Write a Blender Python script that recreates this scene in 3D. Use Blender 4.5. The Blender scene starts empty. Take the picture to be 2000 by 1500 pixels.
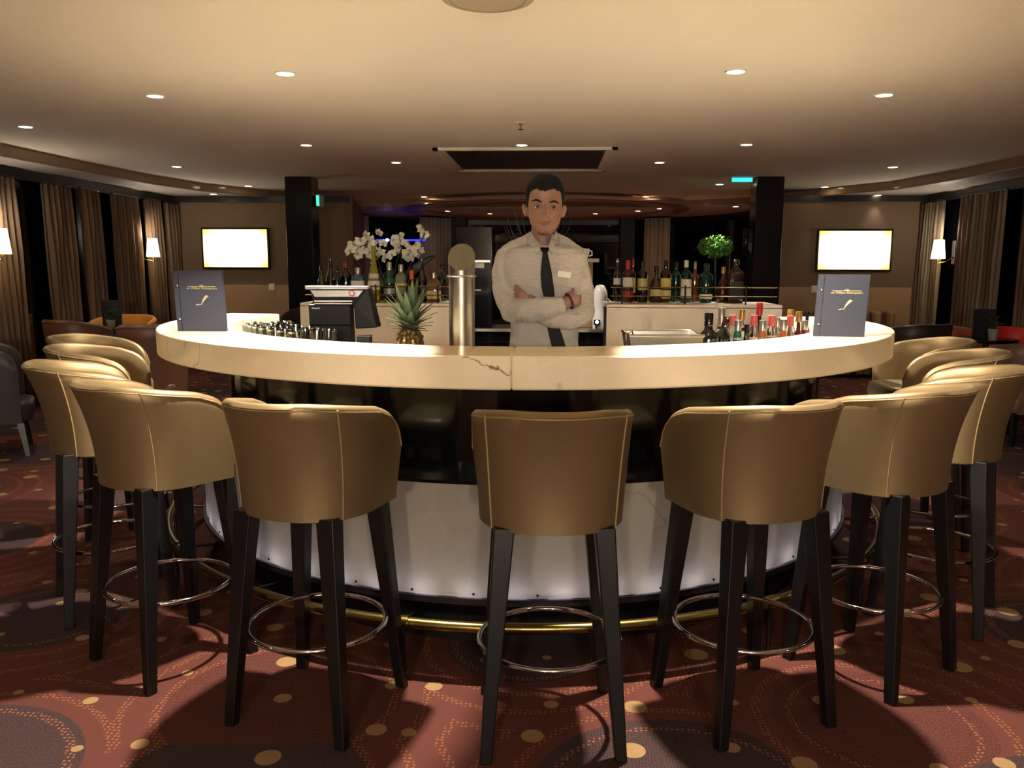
import bpy, bmesh, math, random
from mathutils import Matrix, Vector
random.seed(7)
R = math.radians
PI = math.pi
sc = bpy.context.scene
col = sc.collection

# ------------------------------------------------------------------ camera
F, PITCH, YAW, ROLL, HC = 1620.0, R(8.18), R(2.8), R(0.16), 1.5
CAMX, CAMY = 0.169, -4.732
ROT = Matrix.Rotation(YAW, 3, 'Z') @ Matrix.Rotation(PI/2 - PITCH, 3, 'X') @ Matrix.Rotation(ROLL, 3, 'Z')
cd = bpy.data.cameras.new('camera'); cam = bpy.data.objects.new('camera', cd); col.objects.link(cam)
cd.sensor_width = 36; cd.lens = 36*F/2000; cd.clip_start = .05; cd.clip_end = 200
cam.matrix_world = Matrix.Translation((CAMX, CAMY, HC)) @ ROT.to_4x4()
sc.camera = cam
sc.cycles.max_bounces = 5; sc.cycles.diffuse_bounces = 3; sc.cycles.glossy_bounces = 3; sc.cycles.transmission_bounces = 4; sc.cycles.transparent_max_bounces = 6; sc.cycles.use_adaptive_sampling = True; sc.cycles.adaptive_threshold = .08; sc.cycles.caustics_reflective = False; sc.cycles.caustics_refractive = False

# ------------------------------------------------------------------ world, exposure (night outside)
w = bpy.data.worlds.new('night'); sc.world = w; w.use_nodes = True
w.node_tree.nodes['Background'].inputs[0].default_value = (.004, .006, .012, 1)
w.node_tree.nodes['Background'].inputs[1].default_value = 1
sc.view_settings.view_transform = 'Standard'; sc.view_settings.look = 'None'
sc.view_settings.gamma = 1; sc.view_settings.use_curve_mapping = False
sc.view_settings.exposure = 1.25
WARM = (1, .915, .81)
CEIL, LOWC = 2.55, 2.46          # raised ceiling over the bar, lower ceiling around it
BAR_W, ROOM_W, BACK_W, FAR_W = 260, 20, 60, 130    # lamp powers
REAR_W = 150

# ------------------------------------------------------------------ helpers
CAMP = Vector((CAMX, CAMY, HC)); FWD = Vector((-math.sin(YAW), math.cos(YAW), 0)); RGT = Vector((math.cos(YAW), math.sin(YAW), 0))
def ray(px, py): return ROT @ Vector(((px-1000)/F, (750-py)/F, -1))
def at_z(px, py, z):
    r = ray(px, py); return CAMP + r*((z-HC)/r.z)
def at_d(px, py, d):
    r = ray(px, py); return CAMP + r*(d/r.dot(FWD))
def at_y(px, py, y):
    r = ray(px, py); return CAMP + r*((y-CAMY)/r.y)
def at_x(px, py, x):
    r = ray(px, py); return CAMP + r*((x-CAMX)/r.x)
def lin(c): return tuple(((v/255+.055)/1.055)**2.4 if v > 10 else v/255/12.92 for v in c)
def pol(r, a, z=0):      # polar about the bar's centre; 0 degrees faces the camera, positive to the right
    return Vector((r*math.sin(R(a)), -r*math.cos(R(a)), z))

class MB:
    def __init__(s): s.v = []; s.f = []
    def add(s, vs, fs):
        o = len(s.v); s.v += [tuple(p) for p in vs]; s.f += [tuple(i+o for i in f) for f in fs]; return s
    def box(s, c, d, rz=0, M=None):
        x, y, z = [k/2 for k in d]; vs = []
        for k in (-z, z):
            for i, j in ((-x, -y), (x, -y), (x, y), (-x, y)):
                p = Vector((i, j, k))
                if rz: p = Matrix.Rotation(rz, 3, 'Z') @ p
                if M is not None: p = M @ p
                vs.append(p+Vector(c))
        return s.add(vs, [(3, 2, 1, 0), (4, 5, 6, 7), (0, 1, 5, 4), (1, 2, 6, 5), (2, 3, 7, 6), (3, 0, 4, 7)])
    def loft(s, rings, closed=True, cap=True, loop=False):
        n = len(rings[0]); vs = [p for r in rings for p in r]; fs = []
        m = len(rings)
        for a in range(m if loop else m-1):
            b = (a+1) % m
            for i in range(n if closed else n-1):
                j = (i+1) % n
                fs.append((a*n+i, a*n+j, b*n+j, b*n+i))
        if cap and not loop:
            fs.append(tuple(range(n))[::-1]); fs.append(tuple((m-1)*n+i for i in range(n)))
        return s.add(vs, fs)
    def tube(s, pts, r, n=8, closed=False, flat=1.0, up=None):
        pts = [Vector(p) for p in pts]; m = len(pts)
        rs = r if isinstance(r, (list, tuple)) else [r]*m
        rings = []; prev = None
        for i, p in enumerate(pts):
            if closed: t = pts[(i+1) % m]-pts[i-1]
            else: t = pts[min(i+1, m-1)]-pts[max(i-1, 0)]
            t.normalize()
            if prev is None:
                u = Vector(up) if up else (Vector((0, 0, 1)) if abs(t.z) < .9 else Vector((1, 0, 0)))
                a = t.cross(u).normalized()
            else: a = (prev - t*prev.dot(t)).normalized()
            prev = a; b = t.cross(a)
            rings.append([p+a*(rs[i]*math.cos(2*PI*k/n))+b*(rs[i]*flat*math.sin(2*PI*k/n)) for k in range(n)])
        return s.loft(rings, loop=closed)
    def lathe(s, prof, c=(0, 0, 0), n=20, sq=0, hollow=False):
        rings = []
        for r, z in prof:
            ring = []
            for k in range(n):
                a = 2*PI*k/n + PI/n
                q = r
                if sq: q = r/max(abs(math.cos(a))**sq+abs(math.sin(a))**sq, 1e-6)**(1/sq)
                ring.append(Vector(c)+Vector((q*math.cos(a), q*math.sin(a), z)))
            rings.append(ring)
        return s.loft(rings, loop=hollow)
    def ell(s, c, rx, ry, rz, n=14, m=9, M=None):
        rings = []
        for j in range(m+1):
            t = -PI/2+PI*j/m
            t = max(min(t, PI/2-.02), -PI/2+.02)
            ring = []
            for k in range(n):
                p = Vector((rx*math.cos(t)*math.cos(2*PI*k/n), ry*math.cos(t)*math.sin(2*PI*k/n), rz*math.sin(t)))
                if M is not None: p = M @ p
                ring.append(Vector(c)+p)
            rings.append(ring)
        return s.loft(rings)
    def sector(s, r0, r1, z0, z1, a0, a1, n=64):
        rings = []
        for i in range(n+1):
            a = a0+(a1-a0)*i/n
            rings.append([pol(r0, a, z0), pol(r1, a, z0), pol(r1, a, z1), pol(r0, a, z1)])
        return s.loft(rings)
    def taper(s, p0, p1, s0, s1):
        rings = []
        for p, k in ((p0, s0/2), (p1, s1/2)):
            p = Vector(p); rings.append([p+Vector(q) for q in ((-k, -k, 0), (k, -k, 0), (k, k, 0), (-k, k, 0))])
        return s.loft(rings)
    def quad(s, a, b, c, d): return s.add([a, b, c, d], [(0, 1, 2, 3)])
    def mesh(s, name, mat, smooth=None):
        me = bpy.data.meshes.new(name); me.from_pydata(s.v, [], s.f)
        bm = bmesh.new(); bm.from_mesh(me); bmesh.ops.recalc_face_normals(bm, faces=bm.faces)
        if smooth is not None:
            for f in bm.faces: f.smooth = True
            for e in bm.edges:
                if len(e.link_faces) == 2 and e.calc_face_angle(0) > R(smooth): e.smooth = False
        bm.to_mesh(me); bm.free()
        if mat: me.materials.append(mat)
        return me
    def build(s, name, mat, parent=None, smooth=None, bevel=0, loc=None, rz=0):
        o = bpy.data.objects.new(name, s.mesh(name, mat, smooth)); col.objects.link(o)
        if parent: o.parent = parent
        if loc: o.location = loc
        if rz: o.rotation_euler.z = rz
        if bevel:
            b = o.modifiers.new('bevel', 'BEVEL'); b.width = bevel; b.segments = 2; b.limit_method = 'ANGLE'
        return o
def tag(o, label=None, cat=None, group=None, kind=None):
    if label: o['label'] = label
    if cat: o['category'] = cat
    if group: o['group'] = group
    if kind: o['kind'] = kind
    return o
def thing(name, label, cat, loc=(0, 0, 0), rz=0, group=None):
    o = bpy.data.objects.new(name, None); col.objects.link(o); o.location = loc; o.rotation_euler.z = rz
    o.empty_display_size = .1
    return tag(o, label, cat, group)
def copy_tree(o, parent=None):
    c = o.copy(); col.objects.link(c); c.parent = parent
    for ch in o.children: copy_tree(ch, c)
    return c
def structure(o): o['kind'] = 'structure'; return o
def text(s, size, name, mat, parent, M, depth=.0006):
    cu = bpy.data.curves.new(name, 'FONT'); cu.body = s; cu.size = size; cu.align_x = 'CENTER'; cu.align_y = 'CENTER'; cu.extrude = depth; cu.resolution_u = 3
    t = bpy.data.objects.new(name, cu); col.objects.link(t)
    bpy.context.view_layer.update()
    me = bpy.data.meshes.new_from_object(t.evaluated_get(bpy.context.evaluated_depsgraph_get()))
    bpy.data.objects.remove(t); me.materials.clear(); me.materials.append(mat); me.transform(M)
    o = bpy.data.objects.new(name, me); col.objects.link(o); o.parent = parent; return o

# ------------------------------------------------------------------ materials
class G:
    def __init__(s, name):
        s.m = bpy.data.materials.new(name); s.m.use_nodes = True; s.t = s.m.node_tree
        s.b = s.t.nodes['Principled BSDF']; s.out = s.t.nodes['Material Output']
    def n(s, ty, ins=None, out=0, **kw):
        nd = s.t.nodes.new(ty)
        for k, v in kw.items(): setattr(nd, k, v)
        for k, v in (ins or {}).items(): s.set(nd.inputs[k], v)
        return nd.outputs[out]
    def set(s, sock, v):
        if isinstance(v, bpy.types.NodeSocket): s.t.links.new(v, sock)
        elif isinstance(v, (tuple, list)) and len(v) == 3 and sock.type == 'RGBA': sock.default_value = (*v, 1)
        else: sock.default_value = v
    def math(s, op, a, b=0.0, clamp=False): return s.n('ShaderNodeMath', {0: a, 1: b}, operation=op, use_clamp=clamp)
    def mix(s, f, a, b):
        nd = s.t.nodes.new('ShaderNodeMix'); nd.data_type = 'RGBA'
        s.set(nd.inputs[0], f); s.set(nd.inputs[6], a); s.set(nd.inputs[7], b); return nd.outputs[2]
    def pos(s): return s.n('ShaderNodeNewGeometry')
    def obj(s): return s.n('ShaderNodeTexCoord', out=3)
    def noise(s, vec, scale, detail=2, out=0): return s.n('ShaderNodeTexNoise', {'Vector': vec, 'Scale': scale, 'Detail': detail}, out=out)
    def vor(s, vec, scale, rnd=1, out=0, **kw): return s.n('ShaderNodeTexVoronoi', {'Vector': vec, 'Scale': scale, 'Randomness': rnd}, out=out, **kw)
    def ramp(s, f, a, b): return s.n('ShaderNodeMapRange', {0: f, 1: a, 2: b}, clamp=True)
    def bump(s, h, strength=.2, dist=.002): s.set(s.b.inputs['Normal'], s.n('ShaderNodeBump', {'Strength': strength, 'Distance': dist, 'Height': h}))
    def P(s, **kw):
        for k, v in kw.items(): s.set(s.b.inputs[k.replace('_', ' ')], v)
        return s
MC = {}
def M(name, rgb, rough=.5, metal=0, var=.08, scale=20, bump=0, spec=.5, **kw):
    """plain procedural material: base colour (sRGB 0-255) with a little noise"""
    if name in MC: return MC[name]
    g = G(name); c = lin(rgb); v = g.obj()
    nz = g.noise(v, scale, 3)
    g.P(Base_Color=g.mix(nz, tuple(x*(1-var) for x in c), tuple(min(1, x*(1+var)) for x in c)), Roughness=rough, Metallic=metal)
    g.b.inputs['Specular IOR Level'].default_value = spec
    if bump: g.bump(g.noise(v, scale*6, 2), bump)
    for k, x in kw.items(): g.set(g.b.inputs[k.replace('_', ' ')], x)
    MC[name] = g.m; return g.m
def EM(name, rgb, strength):
    if name in MC: return MC[name]
    g = G(name); c = lin(rgb)
    g.P(Base_Color=c, Emission_Color=c, Emission_Strength=strength, Roughness=.5); MC[name] = g.m; return g.m
def GL(name, rgb, rough=.02, trans=1.0, ior=1.45):
    if name in MC: return MC[name]
    g = G(name); v = g.obj(); nz = g.noise(v, 6)
    c = lin(rgb); g.P(Base_Color=g.mix(nz, tuple(x*.96 for x in c), c), Roughness=rough, Transmission_Weight=trans, IOR=ior)
    MC[name] = g.m; return g.m

def carpet():
    g = G('carpet'); p = g.pos()
    warp = g.n('ShaderNodeVectorMath', {0: p, 1: g.n('ShaderNodeVectorMath', {0: g.noise(p, 1.1, 1, out=1), 1: (.12, .12, 0)}, operation='MULTIPLY')}, operation='ADD')
    kw = dict(voronoi_dimensions='2D')
    d = g.vor(p, .92, .75, 0, **kw); dc = g.vor(p, .92, .75, 1, **kw)
    sep = g.n('ShaderNodeSeparateColor', {0: dc}, out=0); sep2 = g.n('ShaderNodeSeparateColor', {0: dc}, out=1)
    rad = g.math('ADD', .27, g.math('MULTIPLY', sep, .22))
    disc = g.math('LESS_THAN', d, rad)
    rust = g.mix(g.noise(p, 1.3, 2), (.112, .036, .026), (.150, .048, .032))
    plum = g.mix(g.noise(p, 2, 2), (.060, .040, .037), (.080, .048, .044))
    base = g.mix(g.math('MULTIPLY', disc, g.ramp(sep2, .15, .4)), rust, plum)
    # small woven specks
    sp = g.vor(p, 95, .35, 0, **kw); speck = g.math('LESS_THAN', sp, .30)
    base = g.mix(g.math('MULTIPLY', speck, g.math('MULTIPLY', disc, .75)), base, (.032, .011, .012))
    # dotted rings around the big circles
    fr = g.math('FRACT', g.math('MULTIPLY', d, 9.5))
    band = g.math('LESS_THAN', g.math('ABSOLUTE', g.math('SUBTRACT', fr, .5)), .13)
    outer = g.math('MULTIPLY', band, g.math('MULTIPLY', g.math('GREATER_THAN', d, g.math('SUBTRACT', rad, .06)), g.math('LESS_THAN', d, .66)))
    fd = g.math('LESS_THAN', g.vor(p, 58, .35, 0, **kw), .29)
    base = g.mix(g.math('MULTIPLY', g.math('MULTIPLY', outer, fd), .85), base, (.34, .125, .05))
    # cream spots of several sizes
    v = g.vor(p, 3.3, .8, 0, **kw); vc = g.n('ShaderNodeSeparateColor', {0: g.vor(p, 3.3, .8, 1, **kw)}, out=2)
    spot = g.math('LESS_THAN', v, g.math('ADD', .055, g.math('MULTIPLY', vc, .10)))
    base = g.mix(spot, base, g.mix(g.noise(p, 90, 2), (.33, .19, .075), (.44, .27, .12)))
    pile = g.noise(p, 420, 2)
    base = g.mix(g.math('MULTIPLY', pile, .5), base, (.03, .012, .01))
    g.P(Base_Color=base, Roughness=.95); g.b.inputs['Specular IOR Level'].default_value = .1
    g.bump(pile, .5, .004)
    return g.m

def stone(name, base, deep, vein_amt=.8, emit=0, scale=1.0, special=False):
    g = G(name); p = g.pos()
    clouds = g.noise(p, 3.2*scale, 4); cells = g.vor(p, 9*scale, 1, 0, feature='DISTANCE_TO_EDGE')
    web = g.math('MULTIPLY', g.ramp(cells, .06, 0), g.ramp(g.noise(p, 5*scale, 2), .42, .62))
    c = g.mix(g.ramp(clouds, .3, .75), deep, base)
    c = g.mix(g.math('MULTIPLY', web, .12), c, tuple(min(1, x*1.25) for x in base))
    nv = g.noise(p, 2.1*scale, 5); line = g.ramp(g.math('ABSOLUTE', g.math('SUBTRACT', nv, .5)), .010, .0)
    mask = g.ramp(g.noise(p, 1.3*scale, 1), .60, .70)
    vein = g.math('MULTIPLY', g.math('MULTIPLY', line, mask), vein_amt)
    if special:    # the brown vein beside the joint at the front of the counter
        sx = g.n('ShaderNodeSeparateXYZ', {0: p}, out=0); sz = g.n('ShaderNodeSeparateXYZ', {0: p}, out=2)
        wob = g.math('MULTIPLY', g.math('SUBTRACT', g.noise(p, 26, 4), .5), .055)
        lz = g.math('ADD', g.math('ADD', 1.143, wob), g.math('MULTIPLY', sx, -.33))
        near = g.ramp(g.math('ABSOLUTE', g.math('SUBTRACT', sz, lz)), .005, .0008)
        rng = g.math('MULTIPLY', g.ramp(sx, -.15, -.12), g.ramp(sx, .032, .026))
        sy = g.n('ShaderNodeSeparateXYZ', {0: p}, out=1)
        rng = g.math('MULTIPLY', rng, g.math('LESS_THAN', sy, 0))
        vein = g.math('MAXIMUM', vein, g.math('MULTIPLY', g.math('MULTIPLY', near, rng), g.ramp(g.noise(p, 40, 2), .3, .5)))
    c = g.mix(vein, c, (.16, .075, .022))
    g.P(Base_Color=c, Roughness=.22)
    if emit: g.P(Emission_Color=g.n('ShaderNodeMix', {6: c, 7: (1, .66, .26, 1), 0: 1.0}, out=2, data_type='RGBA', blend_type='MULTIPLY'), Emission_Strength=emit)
    return g

MAT = {}
MAT['carpet'] = carpet()
MAT['ceil'] = M('ceiling_paint', (226, 216, 198), .85, var=.02, scale=3, bump=.05)
MAT['lowc'] = M('lower_ceiling', (162, 152, 142), .45, var=.03, scale=3)
MAT['fascia'] = M('fascia_lacquer', (150, 122, 96), .12, var=.03)
MAT['brown'] = M('brown_wall_fabric', (108, 86, 64), .8, var=.06, scale=60, bump=.2)
MAT['beige'] = M('beige_wall_panel', (166, 132, 92), .6, var=.04, scale=9)
MAT['dark'] = M('dark_trim', (22, 19, 17), .35)
MAT['black'] = M('black_gloss', (10, 10, 11), .09, var=.1)
MAT['pillar'] = M('pillar_lacquer', (13, 14, 17), .16, var=.15)
MAT['blackm'] = M('black_matt', (6, 6, 7), .5, spec=.3)
MAT['wood'] = M('dark_stained_wood', (11, 10, 9), .38, var=.25, scale=30)
MAT['leather'] = M('bronze_leather', (140, 118, 82), .46, .7, var=.06, scale=90, bump=.12)
MAT['seam'] = M('leather_seam', (150, 124, 84), .5, .15)
MAT['seatl'] = M('bronze_seat_leather', (116, 102, 74), .36, .3, var=.06, scale=90, bump=.12)
MAT['chrome'] = M('chrome', (215, 215, 215), .07, 1, var=.02)
MAT['brass'] = M('worn_brass', (124, 108, 60), .27, 1, var=.35, scale=26)
MAT['steel'] = M('brushed_steel', (176, 170, 156), .28, 1, var=.08, scale=60)
MAT['white'] = M('white_plastic', (222, 218, 205), .45)
MAT['glassdark'] = M('night_glass', (5, 6, 8), .03, var=.05)
g = stone('alabaster_counter', (.81, .69, .50), (.73, .60, .41), .5, .05, 1.0, True); MAT['alab'] = g.m  # light soaking through the stone is put in as faint golden emission
g = stone('alabaster_cladding', (.90, .80, .62), (.78, .66, .50), .7); MAT['alabb'] = g.m
g = stone('alabaster_panel', (.76, .68, .53), (.62, .55, .43), .45)
tr = g.n('ShaderNodeBsdfTranslucent', {0: g.b.inputs['Base Color'].links[0].from_socket})
mx = g.n('ShaderNodeMixShader', {0: .55, 1: g.b.outputs[0], 2: tr}); g.set(g.out.inputs[0], mx); MAT['alabp'] = g.m

# ------------------------------------------------------------------ room shell
WX, TVY, REAR = 5.3, 7.2, -9.0
fl = MB().quad((-7, REAR, 0), (7, REAR, 0), (7, 17, 0), (-7, 17, 0)).build('floor', MAT['carpet']); structure(fl)
edge = [(520, 371), (390, 357), (290, 341), (160, 315), (0, 280)]
edger = [(1606, 368), (1747, 354), (1864, 333), (2000, 304)]
far_e = [(627, 386), (760, 391), (880, 393), (1060, 395), (1200, 394), (1350, 391), (1470, 385)]
poly = [at_z(a, b, CEIL) for a, b in edge[::-1]] + [at_z(a, b, CEIL) for a, b in far_e] + [at_z(a, b, CEIL) for a, b in edger]
poly = [Vector((-4.55, -7, CEIL)), Vector((-4.75, -2, CEIL))] + poly + [Vector((4.95, -2, CEIL)), Vector((4.7, -7, CEIL))]
structure(MB().add(poly, [tuple(range(len(poly)))]).build('ceiling', MAT['ceil']))
bm = bmesh.new()
def loop(ps):
    vs = [bm.verts.new((p[0], p[1], LOWC)) for p in ps]
    for i in range(len(vs)): bm.edges.new((vs[i], vs[(i+1) % len(vs)]))
loop(poly); loop([(-7, REAR), (7, REAR), (7, 17), (-7, 17)])
bmesh.ops.triangle_fill(bm, use_beauty=True, use_dissolve=False, edges=bm.edges[:])
me = bpy.data.meshes.new('ceiling'); bm.to_mesh(me); bm.free(); me.materials.append(MAT['lowc'])
lo = bpy.data.objects.new('ceiling', me); col.objects.link(lo); structure(lo)
fa = MB(); n = len(poly)
for i in range(n):
    a, b = poly[i], poly[(i+1) % n]
    fa.quad((a.x, a.y, LOWC-.002), (b.x, b.y, LOWC-.002), (b.x, b.y, CEIL), (a.x, a.y, CEIL))
structure(fa.build('trim_1', MAT['fascia'], smooth=40))
# slim moulding around the edge of the lower ceiling
mo = MB()
cxy = Vector((.2, 1.5, 0))
pts = [Vector((p.x, p.y, LOWC-.006)) + (Vector((p.x, p.y, 0))-cxy).normalized()*.03 for p in poly]
mo.tube(pts, .012, 6, closed=True); structure(mo.build('trim_2', MAT['lowc'], smooth=50))
structure(MB().box((0, REAR-.05, 1.3), (14, .1, 2.6)).build('wall_rear', MAT['brown']))
# side walls: low sill wall, window panes with dark mullions, dark head rail
def side_wall(s, name, wn):
    m = MB(); m.box((s*(WX+.1), (REAR+TVY)/2, .25), (.2, TVY-REAR, .5)); m.box((s*(WX+.1), (REAR+TVY)/2, 2.42), (.2, TVY-REAR, .14))
    structure(m.build(name, MAT['dark']))
    k = 0; y = TVY
    while y > -4:
        wd = structure(bpy.data.objects.new('window_%d' % (wn+k), None)); col.objects.link(wd); wd.location = (s*(WX+.06), y-.6, .5)
        f = MB().box((0, .57, .925), (.08, .06, 1.85)); f.box((0, -.57, .925), (.08, .06, 1.85)); f.build('window_frame', MAT['dark'], wd)
        MB().box((0, 0, .925), (.012, 1.08, 1.85)).build('pane', MAT['glassdark'], wd)
        y -= 1.2; k += 1
    structure(MB().box((s*(WX+.06), -6.6, 1.42), (.08, 4.8, 1.85)).build('trim_%d' % (3 if s < 0 else 4), MAT['brown']))
    return k
k = side_wall(-1, 'wall_left', 1); side_wall(1, 'wall_right', 1+k)
# television walls
for s, nm in ((-1, 'wall_back_left'), (1, 'wall_back_right')):
    x0 = -2.75 if s < 0 else 2.95
    xc = (x0+s*WX)/2; wd = abs(s*WX-x0)
    structure(MB().box((xc, TVY+.06, 1.19), (wd, .12, 2.38)).build(nm, MAT['brown']))
    structure(MB().box((xc, TVY-.015, 2.42), (wd, .05, .085)).build('trim_%d' % (5 if s < 0 else 6), MAT['dark']))
    structure(MB().box((xc+s*.12, TVY-.02, .60), (wd*.78, .04, 1.2)).build('trim_%d' % (7 if s < 0 else 8), MAT['beige'], bevel=.006))
    xe = -3.75 if s < 0 else 4.45
    a, b = Vector((x0, TVY, 0)), Vector((xe, 12.6, 0))
    d = (b-a); structure(MB().box(((a+b)/2)+Vector((0, 0, 1.23)), (.1, d.length, 2.46), rz=math.atan2(-d.x, d.y)).build('wall_lounge_left' if s < 0 else 'wall_lounge_right', MAT['brown']))
# curved bow windows at the far end
bow = [(655, 415), (722, 423), (822, 428), (898, 430), (1060, 431), (1225, 430), (1310, 426), (1425, 418), (1478, 410)]
bp = [at_z(a, b, LOWC) for a, b in bow]
for i in range(len(bp)-1):
    a, b = bp[i].copy(), bp[i+1].copy(); a.z = b.z = 0
    d = b-a; ang = math.atan2(d.y, d.x); c = (a+b)/2
    wd = structure(bpy.data.objects.new('window_%d' % (40+i), None)); col.objects.link(wd); wd.location = c; wd.rotation_euler.z = ang
    L = d.length
    MB().box((0, .03, 1.25), (L, .012, 2.3)).build('pane', MAT['glassdark'], wd)
    f = MB().box((-L/2, 0, 1.23), (.07, .1, 2.46)); f.box((0, 0, 2.41), (L, .09, .1)); f.box((0, 0, .15), (L, .1, .3)); f.build('window_frame', MAT['dark'], wd)
for px0, px1, i in ((883, 912, 0), (1210, 1240, 1)):
    c = at_d((px0+px1)/2, 430, 16.8)
    tag(MB().box((c.x, c.y, 1.23), (.3, .3, 2.46)).build('window_column', MAT['blackm'], bevel=.01), ('dark column between the bow windows behind the beer tap', 'dark column between the bow windows beside the yellowish pane')[i], 'column')
# ring coffer in the far lounge ceiling
c = at_z(1063, 405, LOWC)
structure(MB().lathe([(2.1, -.035), (2.45, -.035), (2.5, -.02), (2.5, .0), (2.05, .0), (2.05, -.02)], (c.x, c.y+.6, LOWC-.001), 64, hollow=True).build('trim_9', M('coffer_lacquer', (120, 86, 64), .35), smooth=40))

# ------------------------------------------------------------------ downlights
def downlight(loc, power, label, group, ang=88, tilt=None, colr=WARM, blend=.7, rad=.047, lens=12):
    t = thing('downlight', label, 'downlight', loc, group=group)
    MB().lathe([(rad, -.001), (rad+.002, -.006), (rad+.012, -.006), (rad+.014, 0), (rad, 0)], n=24, hollow=True).build('trim_ring', MAT['white'], t, smooth=40)
    MB().lathe([(.002, -.003), (rad-.002, -.003), (rad-.002, -.001), (.002, -.001)], n=20).build('lens', EM('lamp_lens', (255, 232, 194), lens), t)
    if power:
        ld = bpy.data.lights.new('lamp', 'SPOT'); ld.energy = power; ld.color = colr; ld.spot_size = R(ang); ld.spot_blend = blend; ld.shadow_soft_size = .035
        l = bpy.data.objects.new('lamp', ld); col.objects.link(l); l.parent = t; l.location = (0, 0, -.02)
        if tilt: l.rotation_euler = tilt
    return t
NEAR = 'downlights in the raised ceiling'; FARG = 'downlights in the far lounge ceiling'
named = {(557, 143): 'recessed downlight in the ceiling above the register, nearest of its side', (1437, 139): 'recessed downlight in the ceiling above the small bottles, nearest of its side',
 (303, 187): 'recessed downlight above the window side with the orange sofa, second nearest', (1727, 185): 'recessed downlight above the window side with the red armchair, second nearest',
 (50, 247): 'recessed downlight close to the fascia near the picture edge by the sconce', (598, 283): 'recessed downlight in front of the dark pillar without telephone',
 (1458, 282): 'recessed downlight in front of the pillar with the telephone', (1019, 283): 'recessed downlight right in front of the ceiling grille',
 (345, 325): 'recessed downlight near the fascia in front of the orange sofa corner', (1744, 326): 'recessed downlight near the fascia above the curtained window by the red armchair',
 (774, 317): 'recessed downlight beside the ceiling grille on the orchid side', (1288, 317): 'recessed downlight beside the ceiling grille on the telephone side'}
for (px, py), lab in named.items():
    pw = {143: 230, 139: 230, 187: 24, 185: 24, 283: 90, 282: 90, 317: 40}.get(py, 17)
    downlight(at_z(px, py, CEIL), pw, lab, NEAR, 92 if pw > 80 else 100)
for px, py, lab in ((485, 363, 'small downlight above the television behind the blue menu with the register'), (1611, 365, 'small downlight above the television behind the blue menu by the bottles'),
                    (417, 379, 'small downlight in the lower ceiling strip above the television next to the sconce curtain'), (1714, 381, 'small downlight in the lower ceiling strip above the television by the grey curtain')):
    downlight(at_z(px, py, LOWC if py > 368 else CEIL), ROOM_W*.2, lab, 'downlights near the televisions', 64)
for px, py, lab in ((828, 384, 'tiny downlight at the rear edge of the raised ceiling above the orchid'), (1262, 384, 'tiny downlight at the rear edge of the raised ceiling above the whisky bottles')):
    downlight(at_z(px, py, CEIL), FAR_W*.15, lab, FARG, 60)
for px, py, lab in ((845, 400, 'tiny far lounge downlight, nearest of the cluster over the orchid'), (1272, 400, 'tiny far lounge downlight, nearest of the cluster over the whisky bottles'), (831, 407, 'tiny far lounge downlight, second of the cluster over the orchid'), (1289, 407, 'tiny far lounge downlight, second of the cluster over the whisky bottles'), (686, 401, 'tiny far lounge downlight next to the pillar behind the register'), (1437, 403, 'tiny far lounge downlight next to the telephone pillar'), (874, 412, 'tiny far lounge downlight between the beer tap and the orchid cluster'), (1246, 412, 'tiny far lounge downlight between the bartender and the whisky cluster'), (957, 417, 'tiny far lounge downlight close to the bartender on the beer tap side'), (1163, 417, 'tiny far lounge downlight close to the bartender on the whisky side')):
    downlight(at_z(px, py, LOWC), FAR_W, lab, FARG)
# lamps over the counter and unseen downlights added outside the view for fill light
for a, sx, lab in ((-15.5, -1, 'swivel downlight over the counter edge, aimed towards the register side'), (20, 1, 'swivel downlight over the counter edge, aimed towards the bottle side')):
    q = Vector((sx*.58, .02, -1.3)).to_track_quat('-Z', 'Y').to_euler()
    downlight(pol(1.97, a, CEIL), BAR_W, lab, 'swivel downlights over the counter', 74, tilt=q, blend=.22)
for x, y, pw in ((-3.6, -3.4, .1), (3.8, -3.4, .1), (-4, -1, .25), (4.2, -1, .25)):
    downlight((x, y, CEIL), BACK_W*pw, 'unseen recessed downlight added beside the view for fill light', 'unseen downlights added for fill light', 150)

# ------------------------------------------------------------------ the bar
AE = 104
bar = thing('bar_counter', 'curved bar with thick alabaster top with painted-in warm glow, lit stone front and brass foot rail', 'bar counter')
JA = 0.9
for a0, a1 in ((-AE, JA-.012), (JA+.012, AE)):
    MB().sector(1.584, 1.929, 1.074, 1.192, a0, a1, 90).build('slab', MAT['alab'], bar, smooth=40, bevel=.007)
MB().sector(1.562, 1.60, .243, 1.074, -AE+.3, AE-.3, 100).build('body', MAT['black'], bar, smooth=40)
MB().sector(1.601, 1.75, .690, .702, -AE+.3, AE-.3, 100).build('ledge', MAT['black'], bar, smooth=40)
pm = MB()
rings = [[pol(1.74, -AE+.4+(2*AE-.8)*i/140, z) for z in (.247, .36, .47, .58, .69)] for i in range(141)]
pm.loft(rings, closed=False, cap=False); pm.build('front_panel', MAT['alabp'], bar, smooth=60)
MB().sector(1.59, 1.756, .222, .246, -AE+.3, AE-.3, 100).build('base_trim', M('dark_metal_trim', (52, 48, 46), .4, .6), bar, smooth=40)
MB().sector(1.602, 1.606, .246, .69, -AE+.3, AE-.3, 80).build('light_box_back', M('light_box_grey', (120, 120, 120), .8), bar, smooth=40)
for i in range(34):
    a = -AE+4+5.95*i
    MB().sector(1.680, 1.695, .249, .260, a-1.5, a+1.5, 4).build('led', EM('led_blue_white', (222, 222, 252), 4.5), bar)
MB().sector(1.561, 1.585, 0, .222, -AE+.5, AE-.5, 100).build('plinth', MAT['blackm'], bar, smooth=40)
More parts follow.
